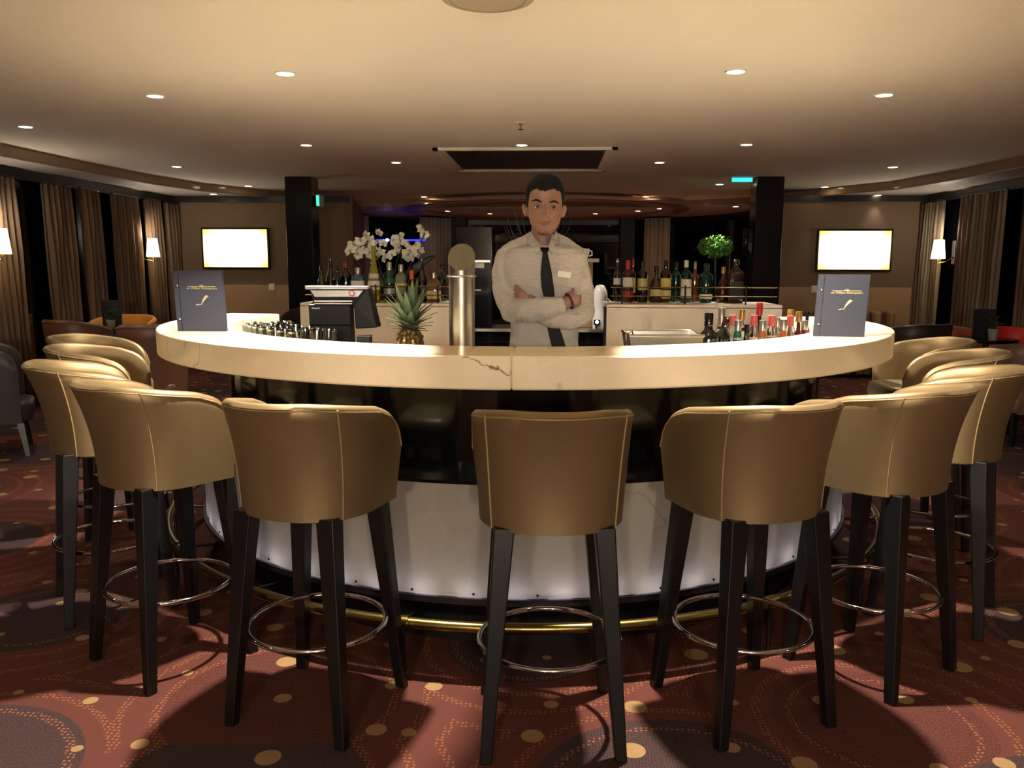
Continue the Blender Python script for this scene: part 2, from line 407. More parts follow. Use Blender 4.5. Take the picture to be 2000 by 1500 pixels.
for a in (-AE, AE):
    e = MB(); p0, p1 = pol(1.50, a, 0), pol(1.745, a, 0); mid = (p0+p1)/2
    e.box(mid+Vector((0, 0, .648)), (.25, .02, .85), rz=R(a)); e.build('end_panel', MAT['alabb'], bar)
sm = MB().lathe([(.0001, 0), (.004, 0), (.0055, .003), (.0045, .005), (.0001, .006)], n=10).mesh('screw', MAT['wood'])
for i in range(26):
    a = -100+8*i
    o = bpy.data.objects.new('screw', sm); col.objects.link(o); o.parent = bar; o.location = pol(1.741, a, .262); o.rotation_euler = (PI/2, 0, R(a))
RR, RZ = 1.925, .212
rl = MB().tube([pol(RR, -AE+2*AE*i/150, RZ) for i in range(151)], .021, 12).build('foot_rail', MAT['brass'], bar, smooth=50)
for i in range(10):
    a = -97+21.5*i
    MB().tube([pol(RR, a-.75, RZ), pol(RR, a+.75, RZ)], .0255, 14).build('collar', MAT['brass'], rl, smooth=40)
    MB().tube([pol(RR, a, 0), pol(RR, a, RZ-.02)], .009, 8).build('post', MAT['wood'], rl, smooth=40)
    MB().tube([pol(1.58, a, .17), pol(RR-.015, a, RZ-.005)], .007, 8).build('bracket', MAT['wood'], rl, smooth=40)
structure(MB().lathe([(.001, .001), (.975, .001), (.975, .006), (.001, .006)], n=64).build('floor', M('bar_floor_bounce', (214, 206, 190), .6, var=.06, scale=6)))  # unseen pale disc, added to bounce light up to the ceiling
# bartender's worktop inside the bar, made pale to bounce light to the ceiling
wt = thing('worktop', 'pale worktop along the inside of the curved bar', 'worktop')
for a0, a1, r0 in ((-96, -17, .98), (-17, 17, 1.2), (17, 96, .98)):
    MB().sector(r0, 1.558, .945, .97, a0, a1, 50).build('top', M('pale_worktop', (206, 198, 182), .4, var=.05, scale=14), wt, smooth=40)
    MB().sector(r0+.04, 1.555, 0, .944, a0, a1, 50).build('cabinet', MAT['blackm'], wt, smooth=40)

# ------------------------------------------------------------------ bar stools
def shell(w0, w1, b0, b1, fr, zb, zt, ztf, rc, th, nt=44, nv=9, pw=1.5):
    q = .62
    def P(t, v, inset=0):
        s = abs(t); k = v**pw
        w = w0+(w1-w0)*v**1.1-inset; b = b0+(b1-b0)*k-inset
        if s < q:
            an = s/q*PI/2; x = w*math.sin(an)**.92; y = -b*math.cos(an)**.92
        else: x = w; y = (s-q)/(1-q)*fr
        zz = zt-(zt-ztf)*max(0, s-.2)**1.4*1.367
        d = (1-s)/(1-q)*fr if s > q else 9
        if d < rc: zz -= rc-math.sqrt(max(rc*rc-(rc-d)**2, 0))
        return Vector((math.copysign(x, t), y, zb+(zz-zb)*v))
    m = MB(); rings = []
    for i in range(nt+1):
        t = -1+2*i/nt; ring = [P(t, j/nv) for j in range(nv+1)]
        a, b = P(t, 1), P(t, 1, th)
        for k in (1, 2, 3): ring.append(a.lerp(b, k/4)+Vector((0, 0, th*.42*math.sin(PI*k/4))))
        ring += [P(t, 1-j/nv, th) for j in range(nv+1)]
        rings.append(ring)
    m.loft(rings)
    return m, P
def cushion(w, y0, y1, z0, z1, n=36, e=.42):
    yc, hy = (y0+y1)/2, (y1-y0)/2; rings = []
    for z, k in ((z0, .90), (z0+.012, .97), (z0+(z1-z0)*.45, 1), (z1-.03, 1), (z1-.012, .97), (z1-.003, .9), (z1+.004, .6), (z1+.006, .1)):
        rings.append([Vector((math.copysign(abs(math.cos(a))**e, math.cos(a))*w*k, yc+math.copysign(abs(math.sin(a))**e, math.sin(a))*hy*k, z)) for a in [2*PI*i/n for i in range(n)]])
    return MB().loft(rings)
def make_stool():
    t = thing('bar_stool', 'x', 'bar stool')
    sh, P = shell(.226, .25, .215, .295, .15, .715, 1.08, .985, .085, .034, pw=2.1)
    so = sh.build('backrest', MAT['leather'], t, smooth=60)
    for s in (-1, 1):
        MB().tube([P(s*.375, j/14)+Vector((s*.0008, -.0008, 0)) for j in range(15)], .0028, 6).build('seam', MAT['seam'], so, smooth=60)
    MB().tube([P(-1+2*i/60, .985)*1.0 for i in range(61)], .0026, 6).build('piping', MAT['seam'], so, smooth=60)
    cushion(.190, -.175, .225, .70, .835).build('seat', MAT['seatl'], t, smooth=50)
    for sx in (-1, 1):
        for sy in (-1, 1):
            MB().taper((sx*.207, sy*.207, 0), (sx*.15, sy*.15, .725), .036, .062).build('leg', MAT['wood'], t, bevel=.004)
    MB().tube([(.228*math.cos(2*PI*i/56), .228*math.sin(2*PI*i/56), .302) for i in range(56)], .0085, 10, closed=True).build('foot_ring', MAT['chrome'], t, smooth=60)
    return t
stool = make_stool()
spots = [(4.4, 0, 'bronze leather bar stool standing at the middle, straight in front of the bartender'),
 (-16.4, 0, 'bronze leather bar stool just beside the middle one, in front of the register'),
 (22.1, 0, 'bronze leather bar stool just beside the middle one, in front of the small bottles'),
 (-35.9, 0, 'third bronze bar stool from the middle, below the blue menu near the register'),
 (39.2, 0, 'third bronze bar stool from the middle, below the blue menu by the bottles'),
 (-54.5, 0, 'fourth bronze bar stool from the middle towards the orange sofa'),
 (57.5, 0, 'fourth bronze bar stool from the middle towards the red armchair'),
 (-73.5, 0, 'bronze bar stool with brightly lit rim on the orange sofa side of the bar'),
 (76, 0, 'bronze bar stool with brightly lit rim on the red armchair side of the bar'),
 (-88, 0, 'farthest bronze bar stool on the orange sofa side, half hidden behind another'),
 (92, 0, 'farthest bronze bar stool on the red armchair side, seat turned to the counter')]
for i, (a, da, lab) in enumerate(spots):
    o = stool if i == 0 else copy_tree(stool)
    o.location = pol(2.185 if abs(a) < 85 else 2.42 if a < 0 else 2.25, a); o.rotation_euler.z = R(a+da); tag(o, lab, 'bar stool', 'bronze bar stools around the counter')

# ------------------------------------------------------------------ back counters, pillars, grille
BY = at_d(740, 593, 6.5).y
def back_counter(px0, px1, label, posts):
    a, b = at_y(px0, 600, BY), at_y(px1, 600, BY)
    t = thing('back_counter', label, 'counter', ((a.x+b.x)/2, BY, 0)); W = b.x-a.x
    MB().box((0, .275, .58), (W-.02, .52, 1.16)).build('cabinet', MAT['blackm'], t)
    MB().box((0, .01, .59), (W, .02, 1.18)).build('front_panel', MAT['alabb'], t, bevel=.002)
    MB().box((0, .28, 1.185), (W, .56, .03)).build('top', MAT['alabb'], t, bevel=.003)
    rl = MB()
    for z in (1.262, 1.33): rl.tube([(-W/2+.03, .05, z), (W/2-.03, .05, z)], .004, 8)
    r = rl.build('gallery_rail', MAT['brass'], t, smooth=40)
    for p in posts:
        x = at_y(p, 575, BY+.05).x-(a.x+b.x)/2
        MB().tube([(x, .05, 1.2), (x, .05, 1.345)], .007, 8).build('post', MAT['wood'], r, smooth=40)
    return t
back_counter(586, 893, 'stone-fronted back counter with liquor bottles behind register and pineapple', (612, 734, 855))
back_counter(1185, 1528, 'stone-fronted back counter with whisky bottles beside the bartender', (1215, 1338, 1457))
for px0, px1, lab, i in ((555, 607, 'black lacquered pillar rising behind the register', 0), (1479, 1533, 'black lacquered pillar with a wall telephone', 1)):
    a, b = at_z(px0, 345, CEIL), at_z(px1, 345, CEIL)
    W = b.x-a.x
    t = thing('pillar', lab, 'pillar', ((a.x+b.x)/2, a.y+W*.5, 0))
    MB().box((0, 0, CEIL/2), (W, W, CEIL)).build('shaft', MAT['pillar'], t, bevel=.012)
    MB().box((0, 0, .06), (W+.03, W+.03, .12)).build('base', MAT['dark'], t, bevel=.006)
    PIL = t if i else t
    if i: PR = (b.x, a.x, a.y, W)
    else: PLFT = (b.x, a.x, a.y, W)
# telephone on the pillar
p = at_d(1458, 465, 6.75); ph = thing('wall_telephone', 'black wall telephone with a coiled cord hanging at the pillar', 'telephone', (PR[1]-.055, PR[2]+.09, 1.78))
k = .62/1
MB().box((0, 0, 0), (.11, .1, .32)).build('cradle', MAT['blackm'], ph, bevel=.015)
MB().tube([(-.03, -.06, .15), (-.045, -.085, .1), (-.045, -.085, -.08), (-.03, -.06, -.14)], [.04, .028, .028, .04], 10).build('handset', MAT['black'], ph, smooth=50)
MB().tube([(-.02+.014*math.cos(i*.9), -.04+.014*math.sin(i*.9), -.16-i*.0036) for i in range(130)], .0042, 5).build('cord', MAT['blackm'], ph, smooth=60)
MB().box((.01, -.052, -.06), (.06, .004, .1)).build('keypad', M('keypad_grey', (70, 72, 78), .4), ph)
# green exit sign, and an added cyan box standing in for a ceiling glow
e = at_d(627, 393, 10.5)
t = thing('exit_sign', 'small green exit sign sticking out beside the pillar near the register', 'exit sign', (PLFT[0]+.05, PLFT[2]+.2, e.z))
MB().box((0, 0, 0), (.04, .2, .14)).build('housing', MAT['white'], t, bevel=.004); MB().box((0, -.102, 0), (.034, .004, .12)).build('face', EM('exit_green', (40, 190, 130), 1.6), t)
e = at_z(1440, 352, CEIL)
t = thing('exit_sign', 'added cyan box standing in for a ceiling glow beside the telephone pillar', 'exit sign', (PR[1]-.16, PR[2]+.1, CEIL-.03))
MB().box((0, 0, 0), (.26, .05, .06)).build('housing', MAT['white'], t, bevel=.004); MB().box((0, -.026, 0), (.24, .004, .045)).build('face', EM('ceiling_glow_cyan', (40, 190, 205), 1.0), t)
# ceiling grille
a, b, c, d = at_z(840, 288, CEIL), at_z(1211, 287, CEIL), at_z(890, 331, CEIL), at_z(1167, 331, CEIL)
x0, x1, y0, y1 = a.x+.02, b.x-.02, (a.y+b.y)/2, (c.y+d.y)/2
t = thing('ceiling_grille', 'large dark ventilation grille framed in beige in the ceiling', 'grille', ((x0+x1)/2, (y0+y1)/2, CEIL))
W, D = x1-x0, y1-y0
fr = MB()
for k, dz in ((0, .025), (.05, .016)):
    q = .05
    for c, dm in (((0, -D/2+k+q/2), (W-2*k, q)), ((0, D/2-k-q/2), (W-2*k, q)), ((-W/2+k+q/2, 0), (q, D-2*k)), ((W/2-k-q/2, 0), (q, D-2*k))):
        fr.box((c[0], c[1], -dz/2), (dm[0], dm[1], dz))
fr.build('frame', MAT['ceil'], t)
MB().box((0, 0, -.002), (W-.2, D-.2, .003)).build('recess', M('grille_dark', (38, 36, 33), .6), t)
sl = MB(); nn = 90
for i in range(nn): sl.box((-W/2+.1+(W-.2)*(i+.5)/nn, 0, -.008), (.004, D-.2, .01))
tag(sl.build('slats', M('grille_slat', (58, 54, 48), .5), t), kind='stuff')
# round ceiling speaker and sprinkler
c = at_z(958, 0, CEIL)
DC = Vector((c.x, c.y-.14, CEIL))
t = thing('ceiling_fixture', 'round flat beige disc on the ceiling, cut by the picture edge', 'ceiling disc', DC)
MB().lathe([(.001, -.045), (.155, -.045), (.178, -.038), (.186, -.02), (.186, 0), (.001, 0)], n=48).build('housing', M('fixture_beige', (168, 156, 132), .6), t, smooth=40)
MB().lathe([(.14, -.047), (.15, -.047), (.15, -.044), (.14, -.044)], n=48, hollow=True).build('rim', M('fixture_rim', (150, 140, 118), .6), t, smooth=40)
c = at_z(1017, 240, CEIL)
t = thing('sprinkler', 'small ceiling sprinkler head in front of the grille', 'sprinkler', (c.x, c.y, CEIL))
MB().lathe([(.001, -.006), (.06, -.004), (.065, 0), (.001, 0)], n=24).build('escutcheon', MAT['white'], t, smooth=40)
MB().lathe([(.001, -.05), (.02, -.05), (.02, -.046), (.006, -.044), (.006, -.02), (.012, -.01), (.012, -.004), (.001, -.004)], n=14).build('head', MAT['brass'], t, smooth=40)

# ------------------------------------------------------------------ televisions, switches
def tv(x0, x1, y0, y1, lab):
    a, b = at_y(x0, y0, TVY-.05), at_y(x1, y1, TVY-.05)
    W, H = b.x-a.x, a.z-b.z
    t = thing('television', lab, 'television', ((a.x+b.x)/2, TVY-.04, (a.z+b.z)/2))
    MB().box((0, .005, 0), (W+.05, .05, H+.05)).build('frame', MAT['black'], t, bevel=.004)
    g = G('tv_picture'); ob = g.obj(); sx = g.n('ShaderNodeSeparateXYZ', {0: ob}, out=0); sz = g.n('ShaderNodeSeparateXYZ', {0: ob}, out=2)
    rr = g.math('ADD', g.math('POWER', g.math('ABSOLUTE', g.math('DIVIDE', sx, W*.5)), 3.0), g.math('POWER', g.math('ABSOLUTE', g.math('DIVIDE', sz, H*.5)), 4.0))
    cc = g.mix(g.ramp(g.math('ADD', rr, g.math('MULTIPLY', g.noise(ob, 4), .8)), .45, 1.9), (1, .98, .85), (.85, .42, .06))
    g.P(Base_Color=(.02, .02, .02), Emission_Color=cc, Emission_Strength=1.15)
    MB().box((0, -.0215, 0), (W, .004, H)).build('screen', g.m, t)
tv(396, 524, 448, 522, 'wall television with a glowing cream screen behind the register side menu')
tv(1600.5, 1736, 451, 526.5, 'wall television with a glowing cream screen above the menu by the bottles')
for px, py, lab in ((531, 561, 'white wall socket under the television near the dark pillar'), (1590, 565, 'white wall socket half hidden by the menu near the bottles')):
    p = at_y(px, py, TVY-.05)
    t = thing('wall_socket', lab, 'socket', (p.x, TVY-.045, p.z)); MB().box((0, 0, 0), (.085, .03, .1)).build('plate', MAT['white'], t, bevel=.006); MB().box((0, -.017, -.005), (.05, .006, .055)).build('rocker', MAT['white'], t, bevel=.003)

# ------------------------------------------------------------------ curtains and sconces
def stripes(name, cols, scale):
    g = G(name); v = g.n('ShaderNodeTexCoord', out=3); sx = g.n('ShaderNodeSeparateXYZ', {0: v}, out=0)
    n1 = g.n('ShaderNodeTexNoise', {'W': g.math('MULTIPLY', sx, scale), 'Scale': 1.0, 'Detail': 1}, noise_dimensions='1D')
    n2 = g.n('ShaderNodeTexNoise', {'W': g.math('MULTIPLY', sx, 160), 'Scale': 1.0}, noise_dimensions='1D')
    c = g.mix(g.ramp(n1, .42, .58), lin(cols[0]), lin(cols[1]))
    g.P(Base_Color=g.mix(g.math('MULTIPLY', n2, .5), c, tuple(x*.6 for x in lin(cols[0]))), Roughness=.85); return g.m
CB = stripes('curtain_brown', ((98, 76, 56), (124, 98, 72)), 14)
CG = stripes('curtain_striped', ((150, 138, 112), (96, 72, 50)), 9)
CW = stripes('curtain_pale', ((196, 188, 162), (176, 166, 142)), 12)
def curtain(p0, p1, z0, z1, mat, lab, lean=0, grp=None, folds=None):
    p0, p1 = Vector((p0[0], p0[1], 0)), Vector((p1[0], p1[1], 0)); d = p1-p0; L = d.length; ang = math.atan2(d.y, d.x)
    t = thing('curtain', lab, 'curtain', (p0+p1)/2, ang, grp); nf = folds or max(3, int(L/.085)); n = nf*8; rings = []
    for j in range(7):
        z = z0+(z1-z0)*j/6; sh = lean*(1-j/6); row = []
        for i in range(n+1):
            u = i/n; row.append(Vector(((u-.5)*L+sh+.006*math.sin(u*23+j), .032*math.sin(u*nf*2*PI)*(1+.2*math.sin(j*1.7+u*9)), z)))
        rings.append(row)
    m = MB().loft(rings, closed=False, cap=False).build('panel', mat, t, smooth=70)
    so = m.modifiers.new('cloth', 'SOLIDIFY'); so.thickness = .004
    MB().tube([(-L/2, 0, z1+.012), (L/2, 0, z1+.012)], .012, 8).build('heading', MAT['dark'], t, smooth=50)
CS = 'curtains along the side windows'
XL = -WX+.07
for (a, b), lab in (((-30, 38), 'brown curtain behind the sconce nearest the picture edge'), ((92, 146), 'brown curtain between two dark windows beyond the first sconce'), ((165, 200), 'narrow brown curtain left of the orange sofa'),
                    ((225, 275), 'wide brown curtain straight behind the orange sofa'), ((289, 318), 'narrow brown curtain lit by the far sconce'), ((326, 372), 'brown curtain in the corner next to the television')):
    a, b = at_x(a, 500, XL), at_x(b, 500, XL); curtain(b, a, .12, 2.34, CB, lab, -.08, CS)
XR = WX-.07
for (a, b), mt, lab in (((1768, 1799), CB, 'brown curtain in the corner beside the television by the bottles'), ((1800, 1840), CG, 'grey striped curtain behind the sconce on the red armchair side'), ((1868, 1892), CB, 'narrow brown curtain just past the sconce, red armchair side'),
                    ((1893, 1958), CG, 'wide striped grey and brown curtain on the red armchair side'), ((1992, 2060), CB, 'brown curtain cut by the picture edge above the red armchair')):
    a, b = at_x(a, 500, XR), at_x(b, 500, XR); curtain(a, b, .12, 2.34, mt, lab, -.06, CS)
for a, b, d0, d1, lab in ((668, 719, 15.6, 16.2, 'pale curtain in the far lounge behind the dark wine bottles'), (820, 882, 16.6, 17, 'pale curtain in the far lounge behind the orchid tips'),
                     (1259, 1309, 16.9, 16.6, 'pale curtain in the far lounge behind the whisky bottles'), (1424, 1462, 16, 15.6, 'pale curtain in the far lounge beside the telephone')):
    a, b = at_d(a, 450, d0), at_d(b, 450, d1); curtain(a, b, .0, 2.425, CW, lab, 0, 'pale far curtains')
def sconce(px, s, lab, z=1.72):
    p = at_x(px, 478, s*(WX-.22))
    t = thing('wall_sconce', lab, 'lamp', (s*(WX-.22), p.y, z))
    MB().lathe([(.085, -.13), (.06, .11), (.057, .11), (.082, -.13)], n=28, hollow=True).build('shade', EM('lamp_shade', (255, 232, 190), 3.2), t, smooth=40)
    MB().tube([(0, 0, -.2), (0, 0, .02)], .012, 8).build('stem', MAT['brass'], t, smooth=40)
    MB().tube([(0, 0, -.19), (s*.1, 0, -.17), (s*.2, 0, -.1)], .01, 8).build('arm', MAT['brass'], t, smooth=40)
    MB().box((s*.2, 0, -.05), (.03, .09, .3)).build('back_plate', MAT['dark'], t, bevel=.005)
    ld = bpy.data.lights.new('bulb', 'POINT'); ld.energy = 5; ld.color = WARM; ld.shadow_soft_size = .05
    l = bpy.data.objects.new('bulb', ld); col.objects.link(l); l.parent = t; l.location = (0, 0, .14)
sconce(2, -1, 'lit cone shade wall lamp at the picture edge by the first curtain')
sconce(298, -1, 'lit cone shade wall lamp beside the far brown curtain behind the orange sofa')
sconce(1834, 1, 'lit cone shade wall lamp against the grey striped curtain')

for x in (-.55, .95):      # unseen wall lamps, added to light the stool backs
    t = thing('added_wall_lamp', 'unseen wall lamp added behind the photographer to light the stool backs', 'lamp', (x, REAR+.2, 1.85), group='unseen wall lamps added for the stool backs')
    MB().lathe([(.16, -.2), (.12, .18), (.115, .18), (.155, -.2)], n=28, hollow=True).build('shade', EM('added_lamp_shade', (255, 232, 190), 4), t, smooth=40)
    MB().box((0, -.17, 0), (.12, .04, .5)).build('back_plate', MAT['dark'], t, bevel=.005); MB().tube([(0, -.17, -.1), (0, 0, -.1)], .012, 8).build('arm', MAT['brass'], t, smooth=40)
    ld = bpy.data.lights.new('bulb', 'POINT'); ld.energy = REAR_W; ld.color = WARM; ld.shadow_soft_size = .15
    l = bpy.data.objects.new('bulb', ld); col.objects.link(l); l.parent = t; l.location = (0, .25, 0)

# ------------------------------------------------------------------ lounge furniture
def tub_chair(mat, loc, rz, lab, w=.30, top=.82, grp=None, seatz=.43, name='tub_chair', cat='armchair'):
    t = thing(name, lab, cat, loc, rz, grp)
    sh, P = shell(w*.88, w, .27, .32, .2, .27, top, top-.12, .1, .05, nt=36, nv=6)
    b = sh.build('backrest', mat, t, smooth=60)
    MB().tube([P(-1+2*i/48, .985) for i in range(49)], .004, 6).build('piping', mat, b, smooth=60)
    cushion(w*.8, -.24, .28, .27, seatz).build('seat', mat, t, smooth=50)
    for sx in (-1, 1):
        for sy in (-1, 1): MB().taper((sx*w*.72, sy*.22, 0), (sx*w*.6, sy*.18, .28), .03, .05).build('leg', MAT['wood'], t)
    return t
BRL = M('brown_leather', (104, 70, 48), .45, bump=.1, scale=60); ORL = M('orange_leather', (214, 140, 46), .5, bump=.1, scale=60)
RDL = M('red_leather', (200, 44, 34), .5, bump=.1, scale=60); DKL = M('dark_leather', (44, 36, 32), .45, bump=.1, scale=60); RUL = M('rust_fabric', (150, 66, 40), .7, bump=.1, scale=60)
def g0(px, d): p = at_d(px, 600, d); return (p.x, p.y, 0)
LC = 'lounge armchairs'
tub_chair(ORL, g0(236, 9.5), R(180), 'wide orange leather sofa behind the dark round table', w=.37, top=.89, name='sofa', cat='sofa')
tub_chair(BRL, g0(150, 8.45), R(-22), 'brown leather tub chair with its back to the bar, in front of the orange sofa', w=.31, top=.93, grp=LC)
tub_chair(BRL, g0(292, 7.6), R(14), 'brown leather tub chair pulled up to the table, close to the counter end', w=.29, top=.95, grp=LC)
tub_chair(DKL, g0(-28, 6.5), R(-60), 'dark tub chair cut by the picture edge near the bar stools', w=.33, top=.9, grp=LC)
tub_chair(RDL, g0(1992, 8.35), R(190), 'bright red leather armchair behind the dark table', w=.3, top=.86, grp=LC)
tub_chair(RUL, g0(1858, 9.5), R(180), 'rust coloured bench sofa under the striped curtain', w=.40, top=.78, name='sofa', cat='sofa')
tub_chair(DKL, g0(1790, 8.6), R(20), 'dark leather tub chair behind the far end of the counter', w=.36, top=.90, grp=LC)
tub_chair(BRL, g0(1995, 7.1), R(20), 'brown tub chair at the picture edge with its back to the bar', w=.3, top=.86, grp=LC)
tub_chair(DKL, g0(585, 9.6), R(170), 'dark chair at the foot of the pillar beside the back counter', w=.2, top=.98, grp=LC)
STR = stripes('bench_stripes', ((84, 52, 38), (176, 148, 96)), 11)
p = at_y(1722, 625, TVY-.3)
t = thing('striped_bench', 'bench with brown and cream striped upholstery below the television panel', 'bench', (p.x-.42, TVY-.36, 0))
MB().box((0, 0, .24), (1.3, .56, .40)).build('seat', STR, t, bevel=.03); MB().box((0, .24, .62), (1.3, .12, .50)).build('backrest', STR, t, bevel=.03); MB().box((0, 0, .02), (1.2, .5, .04)).build('plinth', MAT['dark'], t)
def table(px, py, lab, rad=.28):
    p = at_z(px, py, .81)
    t = thing('round_table', lab, 'table', (p.x, p.y, 0))
    MB().lathe([(.001, .78), (rad-.01, .78), (rad, .795), (rad-.005, .81), (.001, .81)], n=40).build('top', MAT['black'], t, smooth=40)
    MB().lathe([(.001, .0), (.2, .0), (.19, .02), (.03, .03), (.028, .76), (.08, .78), (.001, .78)], n=24).build('pedestal', MAT['wood'], t, smooth=40)
    return p
LEAF = M('leaf_green', (44, 66, 38), .5); POT = M('grey_pot', (150, 142, 132), .6)
def card(p, dx, dy, lab, w=.22, h=.3):
    t = thing('table_menu', lab, 'menu', (p.x+dx, p.y+dy, .81), YAW)
    MB().box((0, 0, h/2), (w, .012, h)).build('cover', M('menu_black', (24, 24, 27), .45), t, bevel=.002); MB().box((-w/2+.02, -.0075, h/2), (.004, .002, h)).build('fold', MAT['blackm'], t)
def potplant(p, dx, dy, lab):
    t = thing('potted_plant', lab, 'plant', (p.x+dx, p.y+dy, .81))
    MB().lathe([(.001, 0), (.035, 0), (.05, .1), (.044, .1), (.035, .03), (.001, .03)], n=20).build('pot', POT, t, smooth=40)
    st = MB(); lf = MB()
    for i in range(26):
        a = random.random()*2*PI; r = random.uniform(.02, .085); z = random.uniform(.13, .21); e = Vector((r*math.cos(a), r*math.sin(a), z))
        st.tube([(0, 0, .04), e*.5+Vector((0, 0, .06)), e], .002, 4)
        u = Vector((math.cos(a), math.sin(a), .4)).normalized(); v = u.cross(Vector((0, 0, 1))).normalized()
        lf.add([e, e+u*.022+v*.014, e+u*.045, e+u*.022-v*.014], [(0, 1, 2, 3)])
    st.build('stems', LEAF, t); tag(lf.build('foliage', LEAF, t), kind='stuff')
p = table(222, 641, 'dark round table in front of the orange sofa', .30)
card(p, -.02, .02, 'black menu card standing on the table by the orange sofa', .21, .30); potplant(p, .05, -.14, 'tiny plant in a grey pot before the black card near the orange sofa')
p = table(1926, 661, 'dark round table beside the red armchair', .28)
card(p, .0, .06, 'black menu card standing on the table by the red armchair', .22, .28); potplant(p, .0, -.12, 'tiny plant in a grey pot before the black card near the red armchair')

# ------------------------------------------------------------------ back station with cups behind the bartender
SD = 8.2
a, b = at_d(890, 642, SD), at_d(1182, 642, SD); SY = (a.y+b.y)/2
t = thing('back_station', 'dark service cabinet with bright steel worktop behind the bartender', 'cabinet', ((a.x+b.x)/2, SY, 0)); W = b.x-a.x; HZ = a.z
MB().box((0, .3, HZ/2-.02), (W, .58, HZ-.04)).build('body', MAT['black'], t, bevel=.004)
MB().box((0, .3, HZ-.015), (W+.02, .62, .03)).build('worktop', MAT['steel'], t, bevel=.003)
for i in range(3):
    d = MB().box((-W/3+i*W/3, .005, HZ/2-.05), (W/3-.012, .016, HZ-.16)).build('door', MAT['black'], t, bevel=.003)
    MB().box((-W/3+i*W/3+.12, -.01, HZ-.2), (.08, .016, .012)).build('handle', MAT['steel'], d)
c = at_d(929, 500, SD+.3); zt = at_d(929, 442, SD).z
t = thing('refrigerator', 'tall black appliance with steel strip and paper note behind the beer tap', 'appliance', (c.x, SY+.3, HZ))
w_ = 72*SD/F
MB().box((0, 0, (zt-HZ)/2), (w_, .5, zt-HZ)).build('body', MAT['black'], t, bevel=.006)
MB().box((.02, -.256, at_d(940, 510, SD).z-HZ), (w_*.8, .014, .022)).build('steel_strip', MAT['steel'], t)
MB().box((.06, -.254, at_d(945, 518, SD).z-HZ), (.09, .004, .055)).build('paper_note', M('note_paper', (150, 148, 136), .8), t)
MB().box((.03, -.253, at_d(945, 567, SD).z-HZ), (.09, .004, .008)).build('maker_badge', MAT['steel'], t)
c = at_d(1152, 530, SD+.2)
t = thing('shelf_unit', 'small beige shelf with a pale top beside the bartender', 'shelf', (c.x-.03, SY+.38, HZ))
z1, z2 = at_d(1152, 512, SD+.2).z-HZ, at_d(1152, 505, SD+.2).z-HZ
MB().box((-.02, 0, z1/2), (.16, .3, z1)).build('side', MAT['beige'], t, bevel=.004); MB().box((0, 0, (z1+z2)/2), (.24, .36, z2-z1)).build('top', MAT['white'], t, bevel=.003)
def cup(loc, lab, r=.05, h=.1):
    t = thing('cup', lab, 'cup', loc)
    MB().lathe([(.001, 0), (r*.6, 0), (r*.95, h*.5), (r, h), (r-.005, h), (r*.85, h*.5), (.001, .01)], n=24).build('bowl', M('porcelain', (232, 230, 222), .2), t, smooth=40)
    MB().tube([(r*.9, 0, h*.25), (r*1.5, 0, h*.35), (r*1.45, 0, h*.75), (r*.95, 0, h*.8)], .007, 8).build('handle', MC['porcelain'], t, smooth=50)
cup((c.x-.05, SY+.36, HZ+z2), 'white porcelain cup on top of the beige shelf'); 
for i, (px, dd) in enumerate(((1160, .05), (1153, .1))):
    q = at_d(px, 636, SD+dd); cup((q.x-.22, SY+.12, HZ), ('white porcelain cup on the steel worktop by the elbow', 'second white cup on the steel worktop, tucked behind the elbow')[i], .06, .07) if i == 0 else None
q = at_d(1161, 570, SD)
t = thing('kettle', 'rounded white jug beside the beige shelf', 'jug', (q.x+.06, SY+.10, HZ+.001)); zz = q.z-HZ
MB().lathe([(.001, 0), (.07, 0), (.075, .12), (.06, .2), (.075, .3), (.07, zz), (.04, zz+.06), (.001, zz+.07)], n=24).build('body', MC['porcelain'], t, smooth=50)
MB().tube([(.065, 0, .3), (.12, 0, .26), (.11, 0, .12), (.07, 0, .1)], .008, 8).build('handle', MC['porcelain'], t, smooth=50)
q = at_d(1166, 629, SD-.05)
t = thing('indicator_lamp', 'tiny glowing blue white machine light near the steel worktop', 'light', (q.x, SY-.02, q.z)); MB().ell((0, 0, 0), .016, .012, .016).build('bulb', EM('blue_led', (190, 205, 255), 9), t, smooth=60); MB().box((0, .03, -.004), (.06, .05, .05)).build('housing', MAT['black'], t)
q = at_d(1058, 520, 8.9)
t = thing('twig_arrangement', 'dark dry branches in a vase behind the bartender head', 'branches', (q.x, SY+.45, HZ))
MB().lathe([(.001, 0), (.07, 0), (.09, .12), (.05, .3), (.055, .32), (.045, .32), (.001, .05)], n=20).build('vase', MAT['black'], t, smooth=50)
tm = MB()
for i in range(16):
    s_ = random.choice((-1, 1)); e = Vector((s_*random.uniform(.15, .42), random.uniform(-.15, .15), random.uniform(1.0, 1.2)))
    m1 = Vector((e.x*.3, e.y*.3, .75)); tm.tube([(0, 0, .3), m1, e*.85, e], [.004, .0035, .0025, .0015], 5)
    tm.tube([e*.85, e*.85+Vector((s_*.1, .02, -.03))], [.002, .001], 4)
tag(tm.build('twigs', MAT['wood'], t), kind='stuff')

